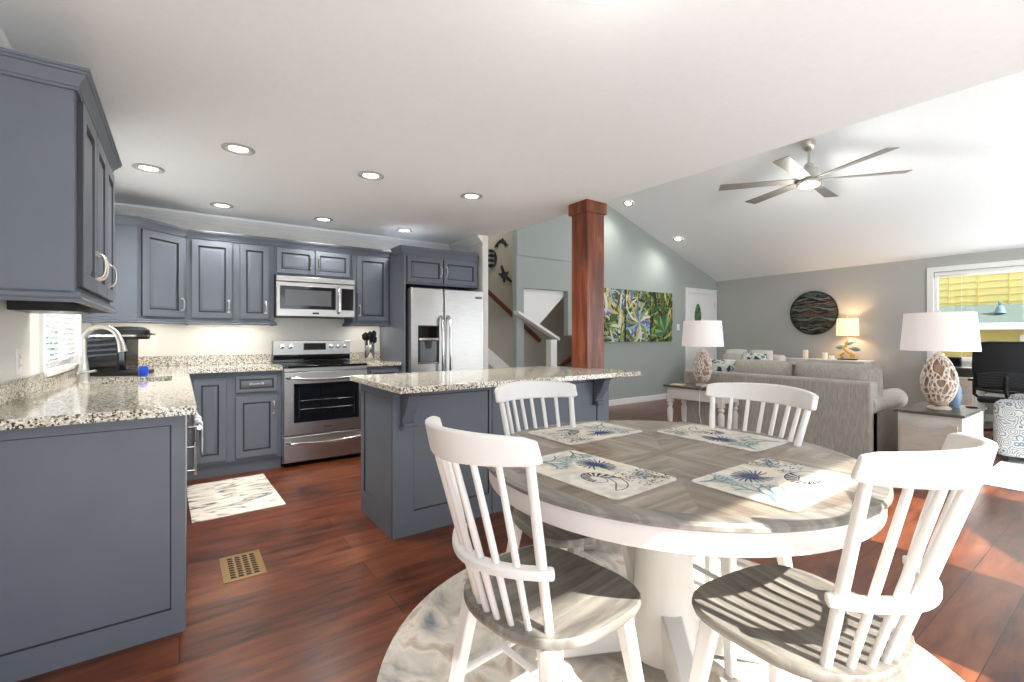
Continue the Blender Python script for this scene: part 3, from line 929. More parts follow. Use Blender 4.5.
def upper(label, x0, x1, z0, doors, y=YF, lr=True, z1=ZU1):
    t = thing('upper_cabinet', label, 'cabinet', ((x0 + x1) / 2, YB - .15, z0))
    MB().box(x0, x1, y, YB - .002, z0, z1).build('body', M['cab'], t, world=True, bevel=.002)
    mb = MB(); crown(mb, [(x0, y), (x1, y)], z1 - .012, cprof); mb.box(x0, x1, y, YB - .002, z1, z1 + .055)
    mb.build('crown_moulding', M['cab'], t, world=True)
    if lr:
        mb = MB(); crown(mb, [(x0, y), (x1, y)] if lr == 1 else lr, z0 - .038, bprof); mb.build('light_rail', M['cab'], t, world=True)
    for (a, b, hs) in doors:
        add_door(t, a, y, z0 + .02, b - a, z1 - z0 - .045, 0, hs, st=.05 if z1 - z0 > .5 else .04, hz='bottom' if z1 - z0 > .5 else 'mid')
    return t


upper('two-door blue-grey wall cabinet left of the microwave', .046, .735, ZU0, [(.085, .39, 'r'), (.45, .69, 'r')], lr=[(.046, YF), (.735, YF), (.735, YB)])
upper('short wall cabinet directly above the microwave', .736, 1.474, 1.775, [(.755, 1.09, 'r'), (1.105, 1.44, 'l')], lr=None)
upper('single-door wall cabinet between the microwave and the fridge', 1.475, 1.872, ZU0, [(1.515, 1.85, 'l')], lr=[(1.475, YB), (1.475, YF), (1.872, YF)])
def strip(label, x0, x1, y, z, w):
    t = thing('undercabinet_light', label, 'light fixture', ((x0 + x1) / 2, y, z))
    hl = (x1 - x0) / 2
    MB().box(-hl, hl, -.02, .02, -.012, -.001).build('housing', M['white'], t, bevel=.002)
    MB().box(-hl + .01, hl - .01, -.013, .013, -.015, -.012).build('lens', M['bulb'], t)
    l = bpy.data.lights.new('strip_lamp', 'AREA'); l.shape = 'RECTANGLE'; l.size = hl * 2; l.size_y = .03; l.energy = w; l.color = (1, .93, .84)
    lo = bpy.data.objects.new('strip_lamp', l); COL.objects.link(lo); lo.parent = t; lo.location = (0, 0, -.018)


strip('slim light strip under the two-door wall cabinet', .12, .66, 5.08, ZU0, 1.0)
strip('slim light strip under the single-door cabinet beside the fridge', 1.55, 1.82, 5.08, ZU0, .5)
strip('slim light strip under the diagonal corner cabinet', -.45, -.1, 5.05, ZU0, .8)
# fridge enclosure
t = thing('fridge_cabinet', 'blue-grey cabinet over the fridge with tall side panel', 'cabinet', (2.3, 4.9, 0))
MB().box(1.874, 1.896, 4.54, YB - .002, 0, 2.06).build('side_panel', M['cab'], t, world=True, bevel=.002)
MB().box(1.896, 2.792, 4.58, YB - .002, 1.735, 2.06).build('body', M['cab'], t, world=True, bevel=.002)
mb = MB(); crown(mb, [(1.874, 4.80), (1.874, 4.56), (2.75, 4.56)], 2.048, cprof); mb.box(1.874, 2.79, 4.56, YB - .002, 2.06, 2.103)
mb.build('crown_moulding', M['cab'], t, world=True)
add_door(t, 1.92, 4.58, 1.755, .415, .265, 0, 'r', 'mid', st=.045)
add_door(t, 2.345, 4.58, 1.755, .415, .265, 0, 'l', 'mid', st=.045)

# ------------------------------------------------------------------ fridge
fx0, fx1, fy0, fz = 1.91, 2.785, 4.44, 1.69
t = thing('refrigerator', 'stainless side-by-side refrigerator with water dispenser', 'refrigerator', (2.33, 4.85, 0))
MB().box(fx0 + .005, fx1 - .005, fy0 + .075, YB - .05, 0.02, fz - .015).build('body', mat('fridge_side_grey', (60, 62, 65), .5), t, world=True, bevel=.005)
xm = 2.285
MB().box(fx0, xm - .004, fy0, fy0 + .07, .09, fz).build('door', M['steel'], t, world=True, bevel=.012, seg=3)
MB().box(xm + .004, fx1, fy0, fy0 + .07, .09, fz).build('door', M['steel'], t, world=True, bevel=.012, seg=3)
for s_ in (-1, 1):
    x = xm + s_ * .045
    pts = [(x, fy0 - .002, .62), (x, fy0 - .05, .66), (x, fy0 - .062, .9), (x, fy0 - .062, 1.15), (x, fy0 - .05, 1.36), (x, fy0 - .002, 1.40)]
    MB().tube(pts, .016, 12).build('handle', M['chrome'], t, world=True)
ds = thing  # dispenser
dm = MB().box(1.985, 2.225, fy0 - .004, fy0 + .0, .90, 1.30)
dd = dm.build('dispenser', M['black'], t, world=True, bevel=.003)
MB().box(1.995, 2.215, fy0 - .010, fy0 - .004, 1.17, 1.29).build('control_screen', M['blackglass'], dd, world=True, bevel=.002)
MB().box(1.995, 2.215, fy0 - .014, fy0 - .004, 1.145, 1.168).build('trim_band', M['chrome'], dd, world=True, bevel=.002)
MB().box(2.01, 2.20, fy0 - .007, fy0 - .004, .925, 1.135).build('recess', mat('dispenser_recess', (92, 94, 98), .3, .6), dd, world=True, bevel=.002)
MB().prism([(2.06, 1.14), (2.14, 1.14), (2.125, 1.06), (2.075, 1.06)], 'y', fy0 - .022, fy0 - .006).build('paddle', M['black'], dd, world=True, bevel=.003)
MB().box(1.99, 2.22, fy0 - .018, fy0 - .004, .903, .922).build('drip_tray', M['chrome'], dd, world=True, bevel=.002)
MB().box(2.67, 2.75, fy0 - .003, fy0, 1.60, 1.625).build('badge', mat('badge_grey', (84, 84, 86), .4), t, world=True)
MB().box(fx0 + .02, fx1 - .02, fy0 + .03, fy0 + .08, .02, .085).build('toe_grille', M['black'], t, world=True)

# ------------------------------------------------------------------ microwave
mx0, mx1, my, mz0, mz1 = .74, 1.47, 4.85, 1.375, 1.765
t = thing('microwave', 'stainless over-the-range microwave with black glass window', 'microwave', (1.1, 5.05, mz0))
MB().box(mx0, mx1, my + .03, YB - .002, mz0, mz1).build('body', mat('microwave_case', (70, 70, 72), .5, .5), t, world=True, bevel=.003)
MB().box(mx0, mx1, my, my + .03, mz0 + .005, mz1 - .055).build('door', M['steel'], t, world=True, bevel=.005)
MB().box(mx0, mx1, my - .003, my + .03, mz1 - .052, mz1).build('top_vent', M['steel'], t, world=True, bevel=.004)
MB().box(mx0 + .03, mx1 - .19, my - .003, my + .001, mz0 + .075, mz1 - .095).build('window', M['blackglass'], t, world=True, bevel=.002)
MB().box(mx1 - .135, mx1 - .012, my - .003, my + .001, mz0 + .075, mz1 - .095).build('control_panel', M['blackglass'], t, world=True, bevel=.002)
MB().box(mx0 + .075, mx1 - .235, my - .0045, my - .003, mz0 + .11, mz1 - .13).build('screen', mat('microwave_screen', (88, 90, 94), .25), t, world=True)
x = mx1 - .163
MB().tube([(x, my, mz0 + .04), (x, my - .04, mz0 + .06), (x, my - .048, (mz0 + mz1) / 2), (x, my - .04, mz1 - .1), (x, my, mz1 - .08)], .011, 10).build('handle', M['chrome'], t, world=True)
MB().box(1.06, 1.12, my - .003, my, mz0 + .03, mz0 + .045).build('badge', M['dark'], t, world=True)

# ------------------------------------------------------------------ range
gx0, gx1, gy = .757, 1.513, 4.60
t = thing('electric_range', 'stainless freestanding electric range under the microwave', 'range', (1.135, 4.9, 0))
MB().box(gx0, gx1, gy + .04, YB - .01, .03, .90).build('body', M['steel'], t, world=True)
MB().box(gx0 - .0, gx1, gy - .02, YB - .05, .90, .922).build('cooktop', M['blackglass'], t, world=True, bevel=.006)
MB().box(gx0 + .005, gx1 - .005, gy - .01, gy + .04, .865, .90).build('front_band', M['steel'], t, world=True, bevel=.004)
d = MB().box(gx0 + .004, gx1 - .004, gy - .015, gy + .035, .29, .862).build('oven_door', M['steel'], t, world=True, bevel=.006)
MB().box(gx0 + .085, gx1 - .085, gy - .0175, gy - .014, .40, .755).build('window', M['glassdark'], d, world=True, bevel=.004)
mb = MB()
for z in (.52, .60):
    mb.tube([(gx0 + .14, gy - .0185, z), (gx1 - .14, gy - .0185, z)], .002, 6)
for x in (gx0 + .13, gx1 - .13):
    mb.tube([(x, gy - .0185, .44), (x, gy - .0185, .72)], .0015, 6)
mb.build('rack_lines', mat('rack_grey', (90, 94, 100), .3, .8), d, world=True)


def rail(x0, x1, y, z, out=.055, sag=.015):
    pts = [(x0, y, z), (x0 + .03, y - out, z + .0)]
    for i in range(7):
        u = i / 6
        pts.append((x0 + .06 + (x1 - x0 - .12) * u, y - out - .006 * math.sin(PI * u), z - sag * math.sin(PI * u)))
    pts += [(x1 - .03, y - out, z), (x1, y, z)]
    return MB().tube(pts, .014, 12)


rail(gx0 + .03, gx1 - .03, gy - .015, .81).build('handle', M['chrome'], d, world=True)
MB().box(1.10, 1.17, gy - .018, gy - .015, .335, .35).build('badge', M['chrome'], d, world=True)
d = MB().box(gx0 + .004, gx1 - .004, gy - .015, gy + .035, .045, .278).build('drawer', M['steel'], t, world=True, bevel=.006)
rail(gx0 + .03, gx1 - .03, gy - .015, .225).build('handle', M['chrome'], d, world=True)
MB().box(gx0, gx1, YB - .09, YB - .01, .922, 1.145).build('backguard', M['steel'], t, world=True, bevel=.006)
MB().box(gx0 + .003, gx1 - .003, YB - .095, YB - .088, .925, 1.0).build('lower_band', M['blackglass'], t, world=True)
MB().box(1.04, 1.26, YB - .093, YB - .088, 1.045, 1.115).build('display', M['blackglass'], t, world=True, bevel=.002)
for x in (.835, .915, 1.315, 1.385, 1.455):
    mb = MB().lathe([(.026, 0), (.026, .004), (.02, .006), (.018, .028), (0, .03)], 18)
    mb.v = [Vector((x + p.x, YB - .09 - p.z, 1.085 + p.y)) for p in mb.v]
    mb.build('knob', M['chrome'], t, world=True)
mb = MB()
for (x, y, r) in ((.95, 4.75, .095), (1.32, 4.75, .075), (.95, 5.0, .075), (1.32, 5.0, .095)):
    mb.loft([[(x + rr_ * math.cos(2 * PI * i / 32), y + rr_ * math.sin(2 * PI * i / 32), .9225) for i in range(32)] for rr_ in (r, r - .004)], cap=False)
mb.build('burner_ring', mat('burner_mark', (80, 80, 84), .3), t, world=True)

# ------------------------------------------------------------------ base cabinets on back wall
t = thing('base_cabinet', 'blue-grey base cabinet with one drawer, left of the range', 'cabinet', (.4, 4.9, 0))
YBF = 4.65
MB().box(.0, .752, YBF, 5.2, .105, .884).box(.0, .752, YBF + .025, 5.2, 0, .105).build('body', M['cab'], t, world=True)
add_door(t, .09, YBF, .135, .235, .70, 0, 'r', 'top', handle=False)
add_door(t, .39, YBF, .70, .325, .145, 0, name='drawer', st=.03)
add_door(t, .39, YBF, .135, .325, .53, 0, 'r', 'top')
t = thing('base_cabinet', 'narrow blue-grey base cabinet between range and fridge', 'cabinet', (1.66, 4.9, 0))
MB().box(1.518, 1.872, YBF, 5.2, .105, .884).box(1.518, 1.872, YBF + .05, 5.2, 0, .105).build('body', M['cab'], t, world=True)
add_door(t, 1.56, YBF, .135, .28, .53, 0, 'l', 'top')
add_door(t, 1.56, YBF, .70, .28, .145, 0, name='drawer', st=.03)
# utensil crock
t = thing('utensil_crock', 'steel crock full of black cooking utensils right of the range', 'utensil holder', (1.68, 5.02, .92))
MB().lathe([(.048, 0), (.052, .01), (.052, .17), (.048, .17), (.046, .02), (0, .02)], 24, cap=False).build('crock', M['chrome'], t)
rnd = random.Random(5)
for i in range(7):
    a = i * .9
    ex, ey = .05 * math.cos(a), .045 * math.sin(a)
    mb = MB().tube([(ex * .4, ey * .4, .03), (ex, ey, .2 + .01 * i)], .005, 6)
    mb.loft([[(ex * 1.1 + w_ * math.cos(2 * PI * k / 10), ey * 1.1 + .35 * w_ * math.sin(2 * PI * k / 10), z) for k in range(10)] for z, w_ in ((.19 + .01 * i, .006), (.21 + .01 * i, .024), (.25 + .01 * i, .028), (.27 + .01 * i, .008))])
    mb.build('utensil', M['black'], t)

# ------------------------------------------------------------------ island
t = thing('kitchen_island', 'blue-grey kitchen island with framed panels and corbels under granite', 'kitchen island', (1.93, 2.9, 0))
MB().box(1.03, 2.75, 2.645, 3.2, 0, .884).box(2.75, 2.84, 2.645, 2.785, 0, .884).build('body', M['cab'], t, world=True)


def framed(T, w_, h_, l, r, b, tp, name, root):
    mb = MB(T)
    rs = [ring2(0, w_, 0, h_, 0), ring2(0, w_, 0, h_, -.018), ring2(l, w_ - r, b, h_ - tp, -.018), ring2(l + .006, w_ - r - .006, b + .006, h_ - tp - .006, -.010), ring2(l + .02, w_ - r - .02, b + .02, h_ - tp - .02, -.010)]
    for i in range(4):
        mb.loft([rs[i], rs[i + 1]], 1 if i == 2 else 0, False)
    mb.add(rs[-1], [(0, 1, 2, 3)]); mb.add(rs[0], [(3, 2, 1, 0)])
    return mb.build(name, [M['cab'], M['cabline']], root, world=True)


framed(rot_tr(1.016, 2.645, 0), .69, .884, .13, .02, .14, .05, 'front_panel', t)
framed(rot_tr(1.712, 2.645, 0), 1.128, .884, .02, .13, .14, .05, 'front_panel', t)
framed(rot_tr(1.03, 3.2, 0, -PI / 2), .556, .884, .06, .07, .15, .06, 'end_panel', t)
for cx_ in (1.10, 2.70):
    prof_ = [(2.627, .655), (2.58, .655), (2.575, .68), (2.60, .69), (2.585, .72), (2.55, .76), (2.53, .80), (2.51, .85), (2.48, .865), (2.44, .87), (2.44, .884), (2.627, .884)]
    cb = MB().prism(prof_, 'x', cx_ - .036, cx_ + .036)
    cb = cb.build('corbel', M['cab'], t, world=True, bevel=.004)
    MB().box(cx_ - .046, cx_ + .046, 2.565, 2.627, .648, .662).build('corbel_foot', M['cab'], cb, world=True, bevel=.003)
for x0, w_ in ((1.06, .4), (1.47, .4), (1.88, .4)):
    add_door(t, x0 + w_, 3.2, .12, w_, .74, PI, 'l', 'top')
poly = [(.95, 2.35), (2.90, 2.35), (2.90, 2.79), (2.758, 2.79), (2.758, 3.25), (.95, 3.25)]
o = MB().prism(poly, 'z', .886, .921).build('countertop', M['granite'], at=(1.9, 2.8, .886), bevel=.004)
tag(o, 'speckled granite countertop on the island', 'countertop')

# kitchen mat and floor register
o = MB().box(.05, .60, 3.60, 4.50, .0, .008).build('kitchen_mat', M['mat'], at=(.33, 4.05, 0), bevel=.003)
o.rotation_euler.z = .03
tag(o, 'marbled cream and blue kitchen mat on the dark floor', 'mat')
t = thing('floor_register', 'brass-coloured rectangular air vent grille in the wood floor', 'floor vent', (.265, 2.785, 0))
MB().box(-.095, .095, -.155, .155, 0, .004).build('plate', M['brass'], t, bevel=.002)
mb = MB()
for i in range(9):
    for j in range(4):
        x, y = -.06 + j * .034, -.125 + i * .0285
        mb.loft([[(x, y, z), (x + .026, y, z), (x + .018, y + .018, z), (x - .0, y + .018, z)] for z in (.0035, .0048)])
mb.build('grille_openings', M['dark'], t)
t.rotation_euler.z = 0.0


# ------------------------------------------------------------------ recessed lights
def downlight(label, p, tilt=0, power=10, grp='recessed ceiling lights', col=(1, .97, .92), lit=True):
    t = thing('recessed_light', label, 'ceiling light', p, 0, grp)
    t.rotation_euler = (0, tilt, 0)
    MB().lathe([(.088, 0), (.09, -.006), (.070, -.012), (.052, -.003), (.052, 0)], 32, cap=False).build('trim_ring', M['nickel_trim'], t)
    MB().lathe([(.053, -.003), (.0, -.004)], 32, cap=False).build('lens', M['bulb'], t)
    if power:
        l = bpy.data.lights.new('recessed_lamp', 'SPOT')
        l.energy = power
        l.color = col
        l.spot_size = math.radians(150)
        l.spot_blend = 1
        l.shadow_soft_size = .06
        lo = bpy.data.objects.new('recessed_lamp', l)
        COL.objects.link(lo)
        lo.parent = t
        lo.location = (0, 0, -.03)
    return t


dls = [((.29, 3.26), 'recessed ceiling light, nearest left one in front of the large wall cabinet'),
       ((-.17, 3.99), 'recessed ceiling light over the sink, leftmost of all'),
       ((1.10, 3.26), 'recessed ceiling light in the middle of the front kitchen row'),
       ((.30, 4.76), 'recessed ceiling light above the two-door wall cabinet'),
       ((1.14, 4.76), 'recessed ceiling light above the microwave'),
       ((1.93, 3.27), 'recessed ceiling light above the right end of the island'),
       ((1.97, 4.76), 'recessed ceiling light above the fridge cabinet')]
for (x, y), lb in dls:
    downlight(lb, (x, y, ZK - .001), power=50 if y < 4 else 24)
for px, py, lb in ((628, 203, 'recessed light high on the vault beside the wood column'), (678, 239, 'recessed light on the vault slope above the painting')):
    r_ = (px - 512) / 466; u_ = (335 - py) / 466
    s_, c_ = math.sin(math.radians(35.5)), math.cos(math.radians(35.5))
    D = (s_ + r_ * c_, c_ - r_ * s_, u_)
    tt = (2.31 + .329 * XR - 1.2) / (u_ + .329 * D[0])
    downlight(lb, (D[0] * tt, D[1] * tt, 1.2 + u_ * tt - .004), tilt=math.atan(.329), power=26)
t = thing('flush_ceiling_light', 'round flush ceiling light over the dining table at the top edge', 'ceiling light', (1.02, .95, ZK))
MB().lathe([(.0, 0), (.17, 0), (.175, -.02), (.165, -.035), (0, -.035)], 40).build('rim', M['nickel'], t)
MB().lathe([(.155, -.034), (.145, -.055), (.1, -.075), (.0, -.083)], 40, cap=False).build('diffuser', mat('flush_light_glass', (250, 246, 240), .4, emis=(255, 246, 232), es=1.2), t)
l = bpy.data.lights.new('flush_lamp', 'POINT'); l.energy = 2; l.color = (1, .96, .9); l.shadow_soft_size = .15
lo = bpy.data.objects.new('flush_lamp', l); COL.objects.link(lo); lo.parent = t; lo.location = (0, 0, -.25)

# ------------------------------------------------------------------ ceiling fan
fx, fy, fzb = 5.87, 2.37, 2.97
t = thing('ceiling_fan', 'six-blade brushed nickel ceiling fan hanging from the vault', 'ceiling fan', (fx, fy, fzb))
zt = 2.34 + .329 * (XR - fx) - fzb
MB().lathe([(.0, zt + .02), (.075, zt + .0), (.07, zt - .06), (.04, zt - .1), (.018, zt - .11)], 28).build('canopy', M['nickel'], t)
MB().lathe([(.015, .14), (.015, zt - .08)], 14).build('downrod', M['nickel'], t)
MB().lathe([(.02, .2), (.045, .185), (.05, .14), (.095, .12), (.105, .10), (.105, .0), (.12, -.01), (.125, -.045), (.115, -.05), (0, -.05)], 32).build('motor_housing', M['nickel'], t)
MB().lathe([(.11, -.05), (.10, -.066), (.05, -.075), (0, -.077)], 32, cap=False).build('light_lens', M['fanlens'], t)
l = bpy.data.lights.new('fan_lamp', 'POINT'); l.energy = 20; l.color = (1, .98, .94); l.shadow_soft_size = .1
lo = bpy.data.objects.new('fan_lamp', l); COL.objects.link(lo); lo.parent = t; lo.location = (0, 0, -.16)
tips = [(4.27, 2.48), (4.98, 2.61), (3.95, 1.77), (5.43, 2.02), (4.47, 1.2), (5.18, 1.32)]
a0 = math.atan2(2.48 - 1.90, 4.27 - 4.71)
for i in range(6):
    a = a0 + i * PI / 3
    mb = MB(rot_tr(0, 0, 0, a))
    rings = []
    for r_, w_, tl in ((.10, .045, .3), (.16, .055, .3), (.5, .065, .27), (.9, .078, .22), (.945, .078, .2)):
        rings.append([(r_, -w_ * math.cos(tl), -w_ * math.sin(tl) * .6), (r_ + (.0), w_ * math.cos(tl), w_ * math.sin(tl) * .6), (r_, w_ * math.cos(tl), w_ * math.sin(tl) * .6 + .008), (r_, -w_ * math.cos(tl), -w_ * math.sin(tl) * .6 + .008)])
    mb.loft(rings)
    mb.build('blade', M['fanblade'], t)

# ------------------------------------------------------------------ dining table
TX, TY, TR, TZ = 1.46, 1.08, .66, .765
t = thing('dining_table', 'round pedestal dining table with grey sunburst top and white apron', 'table', (TX, TY, 0))
MB().lathe([(0, TZ - .02), (TR - .055, TZ - .02), (TR - .055, TZ), (0, TZ)], 96).build('tabletop', M['sunburst'], t)
MB().lathe([(TR - .055, TZ - .024), (TR - .010, TZ - .024), (TR, TZ - .018), (TR, TZ - .008), (TR - .008, TZ), (TR - .055, TZ)], 96, cap=False).build('rim', M['greywood'], t)
MB().lathe([(TR - .036, TZ - .084), (TR - .018, TZ - .084), (TR - .014, TZ - .078), (TR - .014, TZ - .024), (TR - .036, TZ - .024)], 96, cap=False).build('apron', M['chairwhite'], t)
MB().lathe([(0, TZ - .05), (.3, TZ - .05), (.3, TZ - .02), (0, TZ - .02)], 48).build('underframe', M['chairwhite'], t)
MB().lathe([(.17, TZ - .05), (.17, TZ - .075), (.108, TZ - .085), (.100, .6), (.102, .35), (.115, .16), (.135, .09), (.135, .05), (.0, .05)], 40).build('pedestal', M['chairwhite'], t)
for i in range(4):
    a = PI / 4 + i * PI / 2 + .12
    mb = MB(rot_tr(0, 0, 0, a))
    rings = []
    for (x_, zb, zt_, w_) in ((.06, .05, .24, .04), (.14, .045, .21, .036), (.24, .03, .16, .034), (.34, .012, .10, .032), (.42, .0, .07, .032), (.455, .0, .062, .03), (.47, .012, .045, .022)):
        rings.append([(x_, -w_, zb), (x_, w_, zb), (x_, w_, zt_), (x_, -w_, zt_)])
    mb.loft(rings)
    mb.build('foot', M['chairwhite'], t, bevel=.008)


# placemats
def placemat(label, x, y, rz, seed):
    mb = MB()
    w_, h_ = .225, .148
    r_ = .025
    pts = []
    for sx_, sy_, a0_ in ((1, -1, -PI / 2), (1, 1, 0), (-1, 1, PI / 2), (-1, -1, PI)):
        for i in range(6):
            a = a0_ + PI / 2 * i / 5
            pts.append((sx_ * (w_ - r_) + r_ * math.cos(a), sy_ * (h_ - r_) + r_ * math.sin(a)))
    mb.prism(pts, 'z', 0, .003, 0)
    zz = [.0033]
    rd = random.Random(seed)

    def clipadd(pl, mi):
        pl = clip(pl, -w_ + .006, w_ - .006, -h_ + .006, h_ - .006)
        if len(pl) > 2:
            zz[0] += .000012
            mb.add([(a, b, zz[0]) for a, b in pl], [tuple(range(len(pl)))], mi)

    def stroke(p, mi, th):
        for i in range(len(p) - 1):
            (x0, y0), (x1, y1) = p[i], p[i + 1]
            dx, dy = x1 - x0, y1 - y0
            l = math.hypot(dx, dy) or 1
            nx, ny = -dy / l * th, dx / l * th
            f = 1 - .5 * i / len(p)
            clipadd([(x0 - nx * f, y0 - ny * f), (x1 - nx * f, y1 - ny * f), (x1 + nx * f, y1 + ny * f), (x0 + nx * f, y0 + ny * f)], mi)
    # pale washes
    for i in range(7):
        cx, cy = rd.uniform(-w_, w_), rd.uniform(-h_, h_)
        clipadd([(cx + rd.uniform(.03, .06) * math.cos(2 * PI * k / 12), cy + rd.uniform(.02, .045) * math.sin(2 * PI * k / 12)) for k in range(12)], 4)
    # nautilus shell
    cx, cy = .075, -.05
    def sp(a, k=1.):
        r = k * .115 * math.exp(-.17 * a)
        return (cx + r * math.cos(a - .5), cy + .72 * r * math.sin(a - .5))
    clipadd([sp(a_ * .25) for a_ in range(25)], 0)
    stroke([sp(a_ * .25) for a_ in range(40)], 2, .0018)
    for k in range(11):
        a = 1.7 + k * .36
        clipadd([sp(a, 1), sp(a + .1, 1), sp(a + .19, 1), sp(a + .35, .45), sp(a + .2, .42)], 2 if k % 3 else 1)
    stroke([sp(0, 1), (cx + .06, cy + .012), (cx + .02, cy + .03), sp(3.2, .5)], 2, .0018)
    # blue crab/coral fan
    cx, cy = -.03, .06
    clipadd([(cx + .026 * math.cos(2 * PI * k / 14), cy + .018 * math.sin(2 * PI * k / 14)) for k in range(14)], 1)
    for k in range(19):
        a = -.3 + k * .30
        stroke([(cx, cy), (cx + .04 * math.cos(a), cy + .03 * math.sin(a)), (cx + .075 * math.cos(a + .15), cy + .055 * math.sin(a + .15))], 1, .003)
    # teal branching coral on the left
    def branch(x0, y0, a, l, d):
        x1, y1 = x0 + l * math.cos(a), y0 + l * math.sin(a)
        stroke([(x0, y0), (x1, y1)], 3, .0012 + .0005 * d)
        if d:
            branch(x1, y1, a + rd.uniform(.3, .6), l * .78, d - 1)
            branch(x1, y1, a - rd.uniform(.3, .6), l * .78, d - 1)
    branch(-.20, -.09, .7, .045, 5)
    branch(-.21, .12, -.4, .032, 5)
    branch(.20, .12, 3.6, .03, 4)
    for k in range(110):
        x_, y_ = rd.uniform(.08, .215), rd.uniform(.0, .14)
        clipadd([(x_ + .0035 * math.cos(2 * PI * q / 6), y_ + .003 * math.sin(2 * PI * q / 6)) for q in range(6)], 2)
    o = mb.build('placemat', [M['matbase'], M['navy'], M['ink'], M['teal'], M['sand']])
    o.location = (x, y, TZ + .0005)
    o.rotation_euler.z = rz
    tag(o, label, 'placemat', 'sea print placemats')
    return o


M['matbase'] = noise_mat('placemat_cream', [(.35, (184, 180, 168)), (.6, (208, 205, 194))], ns=22, rough=.55)
placemat('sea-print placemat in front of the near left chair', 1.066, 1.065, -PI / 2 + .05, 1)
placemat('sea-print placemat on the island side of the round table', 1.476, 1.505, PI, 2)
placemat('sea-print placemat on the sofa side of the round table', 1.882, 1.105, PI / 2, 3)
placemat('sea-print placemat in front of the near right chair', 1.451, 0.672, 0, 4)


# ------------------------------------------------------------------ dining chairs
def chair(label, x, y, ang, cw=.22):
    t = thing('dining_chair', label, 'chair', (x, y, .0085 if math.hypot(x - TX, y - TY) < 1.0 else 0), ang - PI / 2, 'white spindle-back dining chairs around the table')
    # seat outline
    n_ = 48
    out = []
    for i in range(n_):
        a = 2 * PI * i / n_
        cx, sy = math.cos(a), math.sin(a)
        e = 3.6 if sy > 0 else 2.5
        k = (abs(cx) ** e + abs(sy) ** e) ** (-1 / e)
        wx = .232 + (.012 * sy)
        out.append((wx * k * cx, .222 * k * sy))
    rings = []
    for (z, s_) in ((.428, .95), (.434, .985), (.445, 1.0), (.456, .998), (.461, .985)):
        rings.append([(a * s_, b * s_, z) for a, b in out])
    rings.append([(a * .8, b * .8, .458) for a, b in out])
    rings.append([(a * .5, b * .5 - .01, .453) for a, b in out])
    MB().loft(rings).build('seat', M['greywood'], t, angle=50)
    # legs with a socket block each
    for sx_ in (-1, 1):
        for sy_ in (-1, 1):
            MB().bar((sx_ * .213, sy_ * .205 - .0, 0), (sx_ * .158, sy_ * .145, .43), .030, .044).build('leg', M['chairwhite'], t, bevel=.006)
    for sx_ in (-1, 1):
        f = .19 / .43
        X_, Y_ = .213 - .055 * f, .205 - .06 * f
        MB().tube([(sx_ * X_, -Y_, .19), (sx_ * X_, Y_, .19)], .011, 10).build('stretcher', M['chairwhite'], t)
    MB().tube([(-.187, 0, .19), (.187, 0, .19)], .011, 10).build('stretcher', M['chairwhite'], t)

    def cy(u, y0, b):
        return y0 + b * u * u
    # crest rail
    rings = []
    for i in range(21):
        u = -1 + 2 * i / 20
        x_ = cw * u * (1.06)
        yb = cy(u, -.340, .12)
        dz = .012 * (1 - u * u)
        sl = 2 * .12 * u / (cw * 1.06)
        nl = math.hypot(1, sl)
        nx, ny = -sl / nl, 1 / nl
        th = .011
        zt_, zb = .960 + dz, .896 - dz * .5
        if abs(u) > .97:
            zt_ -= .006; zb += .006
        lean = -.018
        rings.append([(x_ + nx * th, yb + ny * th, zb), (x_ - nx * th, yb - ny * th, zb), (x_ - nx * th, yb - ny * th + lean, zt_), (x_ + nx * th, yb + ny * th + lean, zt_)])
    MB().loft(rings).build('crest_rail', M['chairwhite'], t, bevel=.006)
    # lower curved rail
    rings = []
    for i in range(17):
        u = -1 + 2 * i / 16
        uu = u * 1.09
        x_ = .172 * uu
        yb = cy(uu, -.262, .085)
        sl = 2 * .085 * uu / .172
        nl = math.hypot(1, sl)
        nx, ny = -sl / nl, 1 / nl
        w_ = .019 * (1 if abs(u) < .97 else .8)
        rings.append([(x_ + nx * w_, yb + ny * w_, .612), (x_ - nx * w_, yb - ny * w_, .612), (x_ - nx * w_, yb - ny * w_, .636), (x_ + nx * w_, yb + ny * w_, .636)])
    MB().loft(rings).build('lower_rail', M['chairwhite'], t, bevel=.006)
    for i in range(8):
        u = -1 + 2 * i / 7
        p0 = (.150 * u, cy(u, -.200, .06), .455)
        p1 = (cw * .93 * u, cy(u * .93, -.340, .12), .897)
        r_ = .0125 if i in (0, 7) else .0088
        mid = tuple((a + b) / 2 for a, b in zip(p0, p1))
        MB().tube([p0, mid, p1], [r_ * .95, r_ * 1.1, r_ * .95], 10).build('spindle', M['chairwhite'], t)
    return t


chair('white dining chair with grey seat at the near left of the table', .865, 1.045, math.radians(6), .196)
chair('white dining chair with striped shadow on its grey seat, near right', 1.335, .56, math.radians(83), .202)
chair('white dining chair tucked in between the table and the island', 1.305, 1.42, math.radians(-95), .203)
chair('white dining chair tucked in between the table and the sofa', 1.80, 1.065, math.radians(172), .238)

o = MB().lathe([(0, 0), (1.02, 0), (1.022, .004), (1.015, .008), (0, .008)], 96).build('round_rug', M['rug'])
o.location = (1.45, 1.09, 0)
tag(o, 'round grey and beige abstract rug under the dining table', 'rug')

# ------------------------------------------------------------------ living room
def soft(x0, x1, y0, y1, z0, z1, bev=.04, T=None):
    return MB(T).box(x0, x1, y0, y1, z0, z1)


